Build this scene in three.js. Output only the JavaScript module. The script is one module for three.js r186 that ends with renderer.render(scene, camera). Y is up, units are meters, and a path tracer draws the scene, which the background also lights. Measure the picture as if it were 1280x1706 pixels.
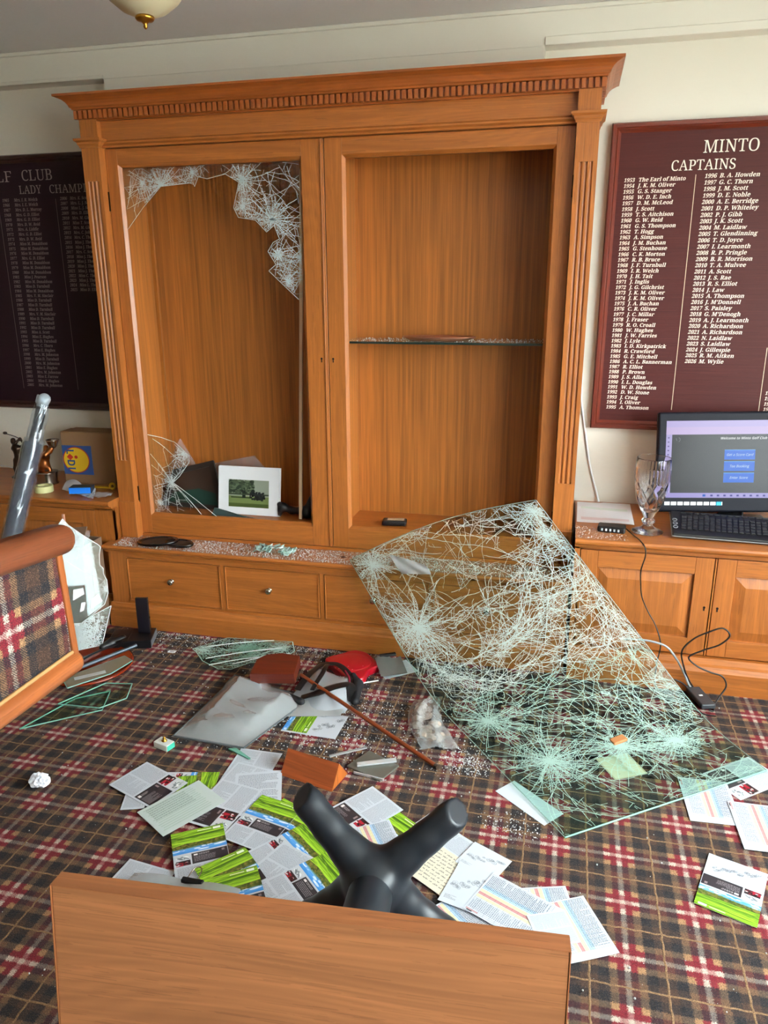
import * as THREE from 'three';
import { RoundedBoxGeometry } from 'three/addons/geometries/RoundedBoxGeometry.js';
import { mergeGeometries } from 'three/addons/utils/BufferGeometryUtils.js';
import { MarchingCubes } from 'three/addons/objects/MarchingCubes.js';
import { RectAreaLightUniformsLib } from 'three/addons/lights/RectAreaLightUniformsLib.js';

// ---------------------------------------------------------------- camera, sky, exposure
const scene = new THREE.Scene();
const camera = new THREE.PerspectiveCamera(68.22, 1280 / 1706, 0.05, 120);
camera.position.set(0.966, 1.515, 3.029);
camera.up.set(-0.0629, 0.9584, -0.2783);
camera.lookAt(0.966 - 0.22578, 1.515 - 0.28532, 3.029 - 0.93146);
const renderer = new THREE.WebGLRenderer({ antialias: true });
renderer.toneMapping = THREE.LinearToneMapping;
renderer.toneMappingExposure = 1.0;
renderer.shadowMap.enabled = true;
scene.background = new THREE.Color(0.90, 0.96, 1.0);      // even overcast sky
scene.backgroundIntensity = 28;
RectAreaLightUniformsLib.init();

// ---------------------------------------------------------------- helpers
function rngOf(seed) { let s = seed >>> 0; return () => { s = (s + 0x6d2b79f5) | 0; let t = Math.imul(s ^ (s >>> 15), 1 | s); t = (t + Math.imul(t ^ (t >>> 7), 61 | t)) ^ t; return ((t ^ (t >>> 14)) >>> 0) / 4294967296; }; }
const V = (x, y, z) => new THREE.Vector3(x, y, z);
const PI = Math.PI;
const used = new Map();
function numbered(n) { const k = used.get(n) ?? 0; used.set(n, k + 1); return k ? n + '_' + String(k).padStart(3, '0') : n; }
function tag(o, label, category, group) { o.userData.label = label; if (category) o.userData.category = category; if (group) o.userData.group = group; return o; }
function thing(name, label, category, pos = [0, 0, 0], ry = 0, group) {
  const o = new THREE.Group(); o.name = numbered(name); o.position.set(...pos); o.rotation.y = ry; scene.add(o);
  return tag(o, label, category, group);
}
function mesh(name, geo, mat, parent = scene, pos, rot) {
  const o = new THREE.Mesh(geo, mat); o.name = parent === scene ? numbered(name) : name; o.castShadow = o.receiveShadow = true;
  if (pos) o.position.set(...pos); if (rot) o.rotation.set(...rot); parent.add(o); return o;
}
function struct(name, geo, mat, parent = scene, pos, rot) { const o = mesh(name, geo, mat, parent, pos, rot); o.userData.kind = 'structure'; return o; }
// box-projected uv in metres; grain axis g ('x','y','z') runs along v
let uvShift = 0;
function uvBox(geo, g = 'y', su = 0.55, sv = 1.7) {
  if (geo.index) geo = geo.toNonIndexed();
  if (!geo.attributes.normal) geo.computeVertexNormals();
  const p = geo.attributes.position, uv = new Float32Array(p.count * 2), a = V(), b = V(), c = V(), n = V();
  uvShift = (uvShift + 0.377) % 7; const ox = uvShift, oy = uvShift * 1.31;
  for (let i = 0; i < p.count; i += 3) {
    a.fromBufferAttribute(p, i); b.fromBufferAttribute(p, i + 1); c.fromBufferAttribute(p, i + 2);
    n.crossVectors(b.clone().sub(a), c.clone().sub(a));
    const ax = [Math.abs(n.x), Math.abs(n.y), Math.abs(n.z)], k = ax.indexOf(Math.max(...ax)), gi = 'xyz'.indexOf(g);
    const vi = gi === k ? (k + 1) % 3 : gi, ui = 3 - k - vi;
    [a, b, c].forEach((q, j) => { const e = [q.x, q.y, q.z]; uv[(i + j) * 2] = e[ui] / su + ox; uv[(i + j) * 2 + 1] = e[vi] / sv + oy; });
  }
  geo.setAttribute('uv', new THREE.BufferAttribute(uv, 2)); return geo;
}
function box(w, h, d, at = [0, 0, 0], g, r = 0) {
  let geo = r ? new RoundedBoxGeometry(w, h, d, 1, Math.min(r, w / 2.2, h / 2.2, d / 2.2)) : new THREE.BoxGeometry(w, h, d);
  geo.translate(...at); return uvBox(geo, g ?? (w >= h && w >= d ? 'x' : h >= d ? 'y' : 'z'));
}
const bx = (x0, x1, y0, y1, z0, z1, g, r = 0) => box(x1 - x0, y1 - y0, z1 - z0, [(x0 + x1) / 2, (y0 + y1) / 2, (z0 + z1) / 2], g, r);
function merge(list) { return mergeGeometries(list.map((g) => { g = g.index ? g.toNonIndexed() : g; for (const k of Object.keys(g.attributes)) if (!['position', 'normal', 'uv'].includes(k)) g.deleteAttribute(k); if (!g.attributes.normal) g.computeVertexNormals(); return g; })); }
function tube(pts, r, seg = 40, rad = 8) { return new THREE.TubeGeometry(new THREE.CatmullRomCurve3(pts.map((p) => V(...p))), seg, r, rad, false); }
// profile (list of [z, y]) swept along x from x0 to x1
function sweepX(profile, x0, x1, g = 'x') {
  const e = new THREE.ExtrudeGeometry(new THREE.Shape(profile.map((p) => new THREE.Vector2(p[0], p[1]))), { depth: x1 - x0, bevelEnabled: false });
  const p = e.attributes.position, q = new Float32Array(p.count * 3);
  for (let i = 0; i < p.count; i++) { const j = i % 3 === 1 ? i + 1 : i % 3 === 2 ? i - 1 : i; q[j * 3] = x0 + p.getZ(i); q[j * 3 + 1] = p.getY(i); q[j * 3 + 2] = p.getX(i); }
  const o = new THREE.BufferGeometry(); o.setAttribute('position', new THREE.BufferAttribute(q, 3)); o.computeVertexNormals(); return uvBox(o, g);
}
// general prism: polygon [x,y] extruded along z by d
function prism(pts, d, bevel = 0) {
  const s = new THREE.Shape(pts.map((p) => new THREE.Vector2(p[0], p[1])));
  return new THREE.ExtrudeGeometry(s, { depth: d, bevelEnabled: bevel > 0, bevelSize: bevel, bevelThickness: bevel, bevelSegments: 2, bevelOffset: -bevel, curveSegments: 16 });
}
// hexahedron from 8 corners (bottom 4, top 4, each counter-clockwise seen from outside/top)
function hexa(c) {
  const f = [[0, 3, 2, 1], [4, 5, 6, 7], [0, 1, 5, 4], [1, 2, 6, 5], [2, 3, 7, 6], [3, 0, 4, 7]], p = [];
  for (const q of f) for (const i of [0, 1, 2, 0, 2, 3]) p.push(...c[q[i]]);
  const g = new THREE.BufferGeometry(); g.setAttribute('position', new THREE.Float32BufferAttribute(p, 3)); g.computeVertexNormals(); return g;
}
function lathe(pts, seg = 40) { return new THREE.LatheGeometry(pts.map((p) => new THREE.Vector2(p[0], p[1])), seg); }
// smooth-union body from tapered bones [x,y,z,r, x,y,z,r] -> geometry in metres
function blob(bones, res = 48, k = 0.012, cut) {
  const lo = [9, 9, 9], hi = [-9, -9, -9];
  for (const b of bones) for (const o of [0, 4]) for (let c = 0; c < 3; c++) { lo[c] = Math.min(lo[c], b[o + c] - b[o + 3] * 1.6); hi[c] = Math.max(hi[c], b[o + c] + b[o + 3] * 1.6); }
  const half = Math.max(hi[0] - lo[0], hi[1] - lo[1], hi[2] - lo[2]) / 2 * 1.06, mid = [0, 1, 2].map((c) => (lo[c] + hi[c]) / 2);
  const mc = new MarchingCubes(res, new THREE.MeshStandardMaterial(), false, false, 200000); mc.isolation = 0;
  const n = res; let i = 0;
  for (let z = 0; z < n; z++) for (let y = 0; y < n; y++) for (let x = 0; x < n; x++, i++) {
    const P = [x, y, z].map((q, c) => (q - n / 2) / (n / 2) * half + mid[c]); let d = 1e9;
    for (const b of bones) {
      const ab = [b[4] - b[0], b[5] - b[1], b[6] - b[2]], ap = [P[0] - b[0], P[1] - b[1], P[2] - b[2]];
      const L = ab[0] ** 2 + ab[1] ** 2 + ab[2] ** 2, t = L ? Math.min(1, Math.max(0, (ap[0] * ab[0] + ap[1] * ab[1] + ap[2] * ab[2]) / L)) : 0;
      const e = Math.hypot(ap[0] - ab[0] * t, ap[1] - ab[1] * t, ap[2] - ab[2] * t) - (b[3] + (b[7] - b[3]) * t);
      const h = Math.max(k - Math.abs(d - e), 0) / k; d = Math.min(d, e) - h * h * k / 4;
    }
    if (cut) d = Math.max(d, cut(...P));
    mc.field[i] = -d;
  }
  mc.update();
  const g = new THREE.BufferGeometry(), m = mc.count, p = new Float32Array(m * 3), nn = new Float32Array(m * 3);
  for (let q = 0; q < m; q++) for (let c = 0; c < 3; c++) { p[q * 3 + c] = mc.positionArray[q * 3 + c] * half + mid[c]; nn[q * 3 + c] = mc.normalArray[q * 3 + c]; }
  g.setAttribute('position', new THREE.BufferAttribute(p, 3)); g.setAttribute('normal', new THREE.BufferAttribute(nn, 3)); return g;
}
// height-field sheet over an arbitrary quad of corners, with thickness
function sheet(fn, nu, nv, thick) {
  const p = [], uv = [], idx = [], N = (nu + 1) * (nv + 1), pts = [];
  for (let j = 0; j <= nv; j++) for (let i = 0; i <= nu; i++) { pts.push(fn(i / nu, j / nv)); }
  const nor = (i, j) => { const a = pts[j * (nu + 1) + Math.max(0, i - 1)], b = pts[j * (nu + 1) + Math.min(nu, i + 1)], c = pts[Math.max(0, j - 1) * (nu + 1) + i], d = pts[Math.min(nv, j + 1) * (nu + 1) + i]; return b.clone().sub(a).cross(d.clone().sub(c)).normalize(); };
  for (const s of [0.5, -0.5]) for (let j = 0; j <= nv; j++) for (let i = 0; i <= nu; i++) { const q = pts[j * (nu + 1) + i].clone().addScaledVector(nor(i, j), s * thick); p.push(q.x, q.y, q.z); uv.push(i / nu, j / nv); }
  const at = (i, j, k) => k * N + j * (nu + 1) + i, quad = (a, b, c, d) => idx.push(a, b, c, a, c, d);
  for (let j = 0; j < nv; j++) for (let i = 0; i < nu; i++) { quad(at(i, j, 0), at(i + 1, j, 0), at(i + 1, j + 1, 0), at(i, j + 1, 0)); quad(at(i, j, 1), at(i, j + 1, 1), at(i + 1, j + 1, 1), at(i + 1, j, 1)); }
  for (let i = 0; i < nu; i++) { quad(at(i, 0, 1), at(i + 1, 0, 1), at(i + 1, 0, 0), at(i, 0, 0)); quad(at(i, nv, 0), at(i + 1, nv, 0), at(i + 1, nv, 1), at(i, nv, 1)); }
  for (let j = 0; j < nv; j++) { quad(at(0, j, 0), at(0, j + 1, 0), at(0, j + 1, 1), at(0, j, 1)); quad(at(nu, j, 1), at(nu, j + 1, 1), at(nu, j + 1, 0), at(nu, j, 0)); }
  let g = new THREE.BufferGeometry(); g.setAttribute('position', new THREE.Float32BufferAttribute(p, 3)); g.setAttribute('uv', new THREE.Float32BufferAttribute(uv, 2)); g.setIndex(idx);
  g.computeVertexNormals(); return g;
}

// ---------------------------------------------------------------- textures
function noiseOf(seed) { // periodic value noise: n(x, y, px, py)
  const r = rngOf(seed), T = new Float32Array(4096); for (let i = 0; i < 4096; i++) T[i] = r();
  const h = (x, y) => T[(x * 73 + y * 1031 + ((x * y) % 17) * 7) & 4095], sm = (t) => t * t * (3 - 2 * t), md = (a, b) => ((a % b) + b) % b;
  return (x, y, px, py) => { const ix = Math.floor(x), iy = Math.floor(y), u = sm(x - ix), v = sm(y - iy), x0 = md(ix, px), x1 = md(ix + 1, px), y0 = md(iy, py), y1 = md(iy + 1, py); return (h(x0, y0) * (1 - u) + h(x1, y0) * u) * (1 - v) + (h(x0, y1) * (1 - u) + h(x1, y1) * u) * v; };
}
function dataTex(w, h, fn, srgb = true) {
  const d = new Uint8Array(w * h * 4);
  for (let y = 0; y < h; y++) for (let x = 0; x < w; x++) { const c = fn(x / w, y / h), i = (y * w + x) * 4; d[i] = c[0]; d[i + 1] = c[1]; d[i + 2] = c[2]; d[i + 3] = 255; }
  const t = new THREE.DataTexture(d, w, h); t.wrapS = t.wrapT = THREE.RepeatWrapping; t.magFilter = THREE.LinearFilter; t.minFilter = THREE.LinearMipmapLinearFilter; t.generateMipmaps = true;
  if (srgb) t.colorSpace = THREE.SRGBColorSpace; t.needsUpdate = true; return t;
}
function canvasTex(w, h, draw) { const c = document.createElement('canvas'); c.width = w; c.height = h; draw(c.getContext('2d'), w, h); const t = new THREE.CanvasTexture(c); t.colorSpace = THREE.SRGBColorSpace; t.anisotropy = 8; return t; }
const nz = noiseOf(7), nz2 = noiseOf(19);
function grain(u, v) { // 0..1 oak figure, period 1 in both
  const w = nz(u * 4, v * 3, 4, 3) * 0.16 + nz2(u * 9, v * 5, 9, 5) * 0.05;
  const c = nz(u * 26 + w * 26, v * 3, 26, 3), f = nz2(u * 150 + w * 60, v * 9, 150, 9), p = nz(u * 420, v * 26, 420, 26);
  const rings = 0.5 + 0.5 * Math.sin((u * 22 + w * 46) * 2 * PI);
  return { tone: c * 0.34 + f * 0.44 + rings * 0.22 * (0.3 + 0.7 * nz2(u * 5, v * 3, 5, 3)), pore: p > 0.74 && f > 0.45 ? 1 : 0 };
}
const oakTex = dataTex(1024, 1024, (u, v) => { const g = grain(u, v), k = 0.82 + 0.26 * g.tone - g.pore * 0.12; return [Math.min(255, 180 * k), Math.min(255, 106 * k * (0.97 + 0.03 * g.tone)), Math.min(255, 45 * k * (0.9 + 0.1 * g.tone))]; });
const oakBump = dataTex(512, 512, (u, v) => { const g = grain(u, v), k = 255 * (0.6 + 0.4 * g.tone - g.pore * 0.5); return [k, k, k]; }, false);
const brownTex = dataTex(768, 768, (u, v) => { const g = grain(u, v), k = 0.80 + 0.28 * g.tone - g.pore * 0.10; return [Math.min(255, 214 * k), Math.min(255, 172 * k), Math.min(255, 134 * k)]; });
const veneerTex = dataTex(1024, 1024, (u, v) => { const a = nz(u * 60, v * 4, 60, 4), b = nz2(u * 260, v * 14, 260, 14), c = nz(u * 9, v * 2, 9, 2), k = 0.74 + 0.20 * a + 0.16 * b + 0.10 * c; return [Math.min(255, 172 * k), Math.min(255, 103 * k), Math.min(255, 42 * k)]; });
const plasterBump = dataTex(256, 256, (u, v) => { const k = 255 * (0.5 * nz(u * 60, v * 60, 60, 60) + 0.5 * nz2(u * 20, v * 20, 20, 20)); return [k, k, k]; }, false);

// tartan sett along one axis, t in 0..1, the corded line at 0
const NAVY = [30, 30, 38], BROWN = [78, 54, 43], TAN = [190, 144, 100], MAROON = [142, 26, 42], CREAM = [226, 206, 188];
function sett(t) { t = ((t % 1) + 1) % 1; const s = t > 0.5 ? 1 - t : t; return s < 0.115 ? BROWN : s < 0.262 ? NAVY : s < 0.365 ? TAN : s < 0.462 ? MAROON : CREAM; }
const hash2 = (a, b) => { const s = Math.sin(a * 127.1 + b * 311.7) * 43758.5453; return s - Math.floor(s); };
const mix3 = (a, b, q) => [0, 1, 2].map((i) => a[i] * (1 - q) + b[i] * q);
function tartan(u, v, n, cord) {
  const cu = Math.floor(u * n), cv = Math.floor(v * n), ju = u + (hash2(cv, 3 + Math.floor(u * 40)) - 0.5) * 0.030, jv = v + (hash2(5 + Math.floor(v * 40), cu) - 0.5) * 0.030;
  const A = sett(ju), B = sett(jv), dA = A === BROWN || A === NAVY, dB = B === BROWN || B === NAVY, tw = ((cu + cv) % 4 + 4) % 4 < 2; let c;
  if (!dA && !dB) { // bright crossing: cream over red over tan
    if (A === CREAM && B === CREAM) c = CREAM; else if (A === CREAM || B === CREAM) { const o = A === CREAM ? B : A; c = mix3(o === TAN ? CREAM : MAROON, CREAM, (B === CREAM ? 0.62 : 0.42) + (tw ? 0.22 : -0.22)); } else if (A === MAROON || B === MAROON) c = mix3(MAROON, A === B ? MAROON : TAN, tw ? 0.02 : 0.16); else c = TAN;
  } else if (dA && dB) c = mix3(A, B, tw ? 0.7 : 0.3);
  else { const d = dA ? A : B, l = dA ? B : A, q = l === CREAM ? 0.42 : l === TAN ? 0.36 : 0.26; c = mix3(d, l, Math.max(0, q + (tw ? 0.24 : -0.24))); }
  if (hash2(cu * 3.1, cv * 1.9) < 0.16) c = mix3(c, dA || dB ? TAN : BROWN, 0.35); const h = 0.62 + 0.56 * hash2(cu * 1.7 + 3, cv * 2.3); c = c.map((x) => x * h);
  if (cord) { const wob = 0.020 * (nz(u * 11, v * 11, 22, 22) - 0.5), du = Math.abs(((u + 0.5 + wob) % 1) - 0.5), dv = Math.abs(((v + 0.5 + wob) % 1) - 0.5); if (Math.min(du, dv) < 0.015) { const k = 0.72 + 0.4 * hash2(Math.floor(u * 120), Math.floor(v * 120)); c = [156 * k, 120 * k, 84 * k]; } }
  return c.map((x) => Math.max(0, Math.min(255, x)));
}
const carpetTex = dataTex(1536, 1536, (u, v) => tartan(u * 2, v * 2, 240, true).map((x) => x * 0.9));
const carpetBump = dataTex(512, 512, (u, v) => { const U = u * 2, W = v * 2, du = Math.abs(((U + 0.5) % 1) - 0.5), dv = Math.abs(((W + 0.5) % 1) - 0.5), k = 110 + 70 * hash2(Math.floor(U * 96), Math.floor(W * 96)) + (Math.min(du, dv) < 0.014 ? 75 : 0); return [k, k, k]; }, false);
carpetTex.repeat.set(1, 1);
const seatTex = dataTex(1024, 1024, (u, v) => tartan(u, v, 120, false).map((x) => x * 0.88));

// ---------------------------------------------------------------- materials
const std = (o) => new THREE.MeshStandardMaterial(o), phys = (o) => new THREE.MeshPhysicalMaterial(o);
const rep = (t, a, b) => { const c = t.clone(); c.repeat.set(a, b); c.needsUpdate = true; return c; };
const oak = phys({ map: oakTex, bumpMap: oakBump, bumpScale: 0.0004, color: 0xffffff, roughness: 0.42, clearcoat: 0.3, clearcoatRoughness: 0.28 });
const oakTop = phys({ map: oakTex, bumpMap: oakBump, bumpScale: 0.0004, color: 0xf2ddd2, roughness: 0.42, clearcoat: 0.3, clearcoatRoughness: 0.28 });
const veneer = phys({ map: veneerTex, color: 0xffffff, roughness: 0.45, clearcoat: 0.2, clearcoatRoughness: 0.3 });
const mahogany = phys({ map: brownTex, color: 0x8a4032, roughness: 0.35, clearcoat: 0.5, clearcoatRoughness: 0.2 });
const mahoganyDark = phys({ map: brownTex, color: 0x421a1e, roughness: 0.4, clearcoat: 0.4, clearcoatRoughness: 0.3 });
const tableWood = phys({ map: brownTex, color: 0xc9a486, roughness: 0.5 });
const tableEdge = phys({ map: brownTex, color: 0xbd9274, roughness: 0.45 });
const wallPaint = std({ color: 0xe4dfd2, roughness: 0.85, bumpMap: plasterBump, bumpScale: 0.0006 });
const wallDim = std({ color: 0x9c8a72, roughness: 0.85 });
const ceilPaint = std({ color: 0xeae8e6, roughness: 0.9 });
const trimPaint = std({ color: 0xe6e2d6, roughness: 0.55 });
const brass = std({ color: 0xc8963e, metalness: 1, roughness: 0.28 }), nickel = std({ color: 0xb9b2a4, metalness: 1, roughness: 0.22 });
const bronze = std({ color: 0x3a2a1e, metalness: 0.8, roughness: 0.32 }), pewter = std({ color: 0xa89a8c, metalness: 1, roughness: 0.25 }), copper = std({ color: 0xb06a3c, metalness: 1, roughness: 0.3 });
const black = std({ color: 0x141416, roughness: 0.42 }), blackGloss = phys({ color: 0x0c0c0e, roughness: 0.18, clearcoat: 0.6 }), darkHole = std({ color: 0x0a0604, roughness: 0.9 });
const basePlastic = phys({ color: 0x1a2026, roughness: 0.38, bumpMap: plasterBump, bumpScale: 0.0003 });
const white = std({ color: 0xe9ebee, roughness: 0.8 }), paperWhite = std({ color: 0xe2e6ea, roughness: 0.75 }), cream = std({ color: 0xe6dcc4, roughness: 0.8 });
const pane = phys({ color: 0xeef8f4, transmission: 1, thickness: 0, roughness: 0.02, ior: 1.5, specularIntensity: 0.14 });
const paneClear = phys({ color: 0xfbfefd, transmission: 1, thickness: 0, roughness: 0.02, ior: 1.5 });
const paneEdge = phys({ color: 0xa6dccb, roughness: 0.15, transmission: 0.45, thickness: 0 });
const paneEdgePale = phys({ color: 0xd2e6de, roughness: 0.15, transmission: 0.5, thickness: 0 });
const crackM = (color) => phys({ color, roughness: 0.85, transmission: 0.45, thickness: 0 });
const crack = crackM(0xdde8e1), crackWhite = phys({ color: 0xe8f0ee, roughness: 0.8, transmission: 0.15, thickness: 0 }), crackGreen = crackM(0xc4e2d6);
const crumbMat = phys({ color: 0xe2e4e4, roughness: 0.3, transmission: 0.3, thickness: 0 });
const film = phys({ color: 0xf6f8f9, transmission: 0.88, thickness: 0, roughness: 0.08, ior: 1.5 });
const filmMilk = phys({ color: 0xe2e5e6, transmission: 0.72, thickness: 0, roughness: 0.2, clearcoat: 0.6, clearcoatRoughness: 0.15, ior: 1.5 });

// ---------------------------------------------------------------- crack nets
// domain in metres; inside(x, y) -> bool; segments [x0, y0, x1, y1, width]
function Net(seed, inside) {
  const r = rngOf(seed), segs = [];
  const add = (x0, y0, x1, y1, w) => { if (inside(x0, y0) && inside(x1, y1)) { segs.push([x0, y0, x1, y1, w]); return true; } return false; };
  const walk = (x, y, ang, len, step, jit, w, branch = 0, drift = 0) => {
    let d = 0, out = [[x, y]];
    while (d < len) {
      const st = step * (0.6 + 0.8 * r()); ang += (r() - 0.5) * jit + drift * st;
      const nx = x + Math.cos(ang) * st, ny = y + Math.sin(ang) * st;
      if (!add(x, y, nx, ny, w * (0.7 + 0.6 * r()))) break;
      x = nx; y = ny; d += st; out.push([x, y]);
      if (branch && r() < branch) walk(x, y, ang + (r() < 0.5 ? -1 : 1) * (0.5 + 0.9 * r()), len * (0.08 + 0.22 * r()), step, jit, w * 0.8, branch * 0.5);
    }
    return out;
  };
  const impact = (cx, cy, n, len, crush, w = 0.0016, a0 = 0, a1 = 2 * PI) => {
    const rays = [];
    for (let i = 0; i < n; i++) rays.push(walk(cx, cy, a0 + (a1 - a0) * (i + 0.7 * r()) / n, len * (0.35 + 0.9 * r() * r() + 0.15 * r()), 0.012, 0.30, w * 0.85, 0.06));
    for (let k = 1; k < 20; k++) for (let i = 0; i < n; i++) { const A = rays[i], B = rays[(i + 1) % n], ka = Math.round(k * (0.85 + 0.3 * r())); if (A[ka] && B[ka] && r() < 0.75 - k * 0.035 && Math.hypot(A[ka][0] - B[ka][0], A[ka][1] - B[ka][1]) < 0.07) add(A[ka][0], A[ka][1], B[ka][0], B[ka][1], w * 0.7); }
    for (let i = 0; i < crush * 8500; i++) { const q = crush * 1.7 * Math.pow(r(), 1.25), a = r() * 2 * PI, l = 0.003 + 0.006 * r(), t = r() < 0.6 ? a + 0.3 * (r() - 0.5) : r() * PI; add(cx + q * Math.cos(a) - l * Math.cos(t), cy + q * Math.sin(a) - l * Math.sin(t), cx + q * Math.cos(a) + l * Math.cos(t), cy + q * Math.sin(a) + l * Math.sin(t), w * (0.4 + 0.5 * r())); }
  };
  const band = (x0, y0, x1, y1, n, spread, w = 0.0014, branch = 0.16) => {
    const L = Math.hypot(x1 - x0, y1 - y0), a = Math.atan2(y1 - y0, x1 - x0), nx = -Math.sin(a), ny = Math.cos(a);
    for (let i = 0; i < n; i++) { const o = (r() - 0.5) * 2 * spread, s = r() * 0.45; walk(x0 + (x1 - x0) * s + nx * o, y0 + (y1 - y0) * s + ny * o, a + (r() - 0.5) * 0.25, L * (0.3 + 0.7 * r()), 0.014, 0.46, w, branch * 0.9); }
    for (let i = 0; i < n * 9 * L; i++) { const s = r(), o = (r() - 0.5) * 2 * spread; walk(x0 + (x1 - x0) * s + nx * o, y0 + (y1 - y0) * s + ny * o, r() * 2 * PI, 0.02 + 0.05 * r(), 0.01, 0.6, w * 0.8, 0.1); }
  };
  return { r, segs, add, walk, impact, band };
}
// each crack is a small wedge let into the sheet; map(x, y) -> { p, n }
function crackGeo(segs, map, lift = 0.0005, depth = 0.0008) {
  const p = new Float32Array(segs.length * 54); let o = 0; const d = V(), s = V();
  const put = (q) => { p[o++] = q.x; p[o++] = q.y; p[o++] = q.z; };
  for (const [x0, y0, x1, y1, w] of segs) {
    const A = map(x0, y0), B = map(x1, y1); d.subVectors(B.p, A.p); if (d.lengthSq() < 1e-12) continue; d.normalize(); s.crossVectors(A.n, d).multiplyScalar(w / 2);
    const a = A.p.clone().addScaledVector(A.n, lift), b = B.p.clone().addScaledVector(B.n, lift), a1 = a.clone().add(s), a2 = a.clone().sub(s), b1 = b.clone().add(s), b2 = b.clone().sub(s), a3 = a.clone().addScaledVector(A.n, -depth), b3 = b.clone().addScaledVector(B.n, -depth);
    for (const q of [a2, b2, b1, a2, b1, a1, a1, b1, b3, a1, b3, a3, a3, b3, b2, a3, b2, a2]) put(q);
  }
  const g = new THREE.BufferGeometry(); g.setAttribute('position', new THREE.BufferAttribute(p.subarray(0, o), 3)); return g;
}
function inPoly(poly) { return (x, y) => { let c = false; for (let i = 0, j = poly.length - 1; i < poly.length; j = i++) { const [xi, yi] = poly[i], [xj, yj] = poly[j]; if ((yi > y) !== (yj > y) && x < ((xj - xi) * (y - yi)) / (yj - yi) + xi) c = !c; } return c; }; }

// ---------------------------------------------------------------- room
const X0 = -3.6, X1 = 2.95, Z0 = -0.37, Z1 = 5.5, H = 2.523;
{
  const g = new THREE.BoxGeometry(X1 - X0 + 0.4, 0.12, Z1 - Z0 + 0.4); g.translate((X0 + X1) / 2, -0.06, (Z0 + Z1) / 2);
  const p = g.attributes.position, uv = g.attributes.uv; for (let i = 0; i < p.count; i++) uv.setXY(i, (p.getX(i) - 1.272) / 0.1728 / 2, -(p.getZ(i) - 1.443) / 0.170 / 2);
  struct('floor', g, std({ map: carpetTex, bumpMap: carpetBump, bumpScale: 0.003, roughness: 0.95 }));
  struct('ceiling', box(X1 - X0 + 0.4, 0.12, Z1 - Z0 + 0.4, [(X0 + X1) / 2, H + 0.06, (Z0 + Z1) / 2]), ceilPaint);
  struct('wall_back', bx(X0 - 0.2, X1 + 0.2, 0, H, Z0 - 0.15, Z0), wallPaint);
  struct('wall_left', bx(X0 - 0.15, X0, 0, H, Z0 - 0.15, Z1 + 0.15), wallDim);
  // right wall with a wide window
  const wz0 = 0.55, wz1 = 4.6, wy0 = 0.62, wy1 = 2.25;
  struct('wall_right', merge([bx(X1, X1 + 0.2, 0, wy0, Z0 - 0.15, Z1 + 0.15), bx(X1, X1 + 0.2, wy1, H, Z0 - 0.15, Z1 + 0.15), bx(X1, X1 + 0.2, wy0, wy1, Z0 - 0.15, wz0), bx(X1, X1 + 0.2, wy0, wy1, wz1, Z1 + 0.15)]), wallPaint);
  const win = new THREE.Group(); win.name = 'window_1'; win.userData.kind = 'structure'; scene.add(win);
  const fr = [bx(X1 + 0.05, X1 + 0.12, wy0, wy0 + 0.06, wz0, wz1), bx(X1 + 0.05, X1 + 0.12, wy1 - 0.06, wy1, wz0, wz1)];
  for (let i = 0; i <= 5; i++) { const z = wz0 + (wz1 - wz0 - 0.06) * i / 5; fr.push(bx(X1 + 0.05, X1 + 0.12, wy0 + 0.06, wy1 - 0.06, z, z + 0.06)); }
  mesh('window_frame', merge(fr), trimPaint, win);
  mesh('pane', bx(X1 + 0.08, X1 + 0.084, wy0 + 0.06, wy1 - 0.06, wz0 + 0.06, wz1 - 0.06), paneClear, win);
  mesh('window_sill', bx(X1 - 0.04, X1 + 0.05, wy0 - 0.03, wy0, wz0 - 0.05, wz1 + 0.05), trimPaint, win);
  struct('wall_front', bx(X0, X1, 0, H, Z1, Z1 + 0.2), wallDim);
  // boxed-in frieze along the top of the back wall, dropping lower above the cabinet
  struct('trim_1', bx(X0, X1, 2.395, H, Z0, -0.30), trimPaint);
  struct('trim_2', bx(-1.10, 0.80, 1.9, 2.395, Z0, -0.302), trimPaint);
  struct('trim_3', merge([bx(X0, X1, 2.507, H, -0.30, -0.286, 'x', 0.004)]), trimPaint);
  struct('trim_4', merge([bx(0.80, X1, 2.395, 2.425, -0.302, -0.292, 'x', 0.003), bx(X0, -1.10, 2.395, 2.41, -0.302, -0.294, 'x', 0.003)]), trimPaint);
  struct('ground', (() => { const q = new THREE.BoxGeometry(90, 0.1, 90); q.translate(0, -0.3, 0); return q; })(), std({ color: 0xb4b0a6, roughness: 1 }));
}

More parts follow.
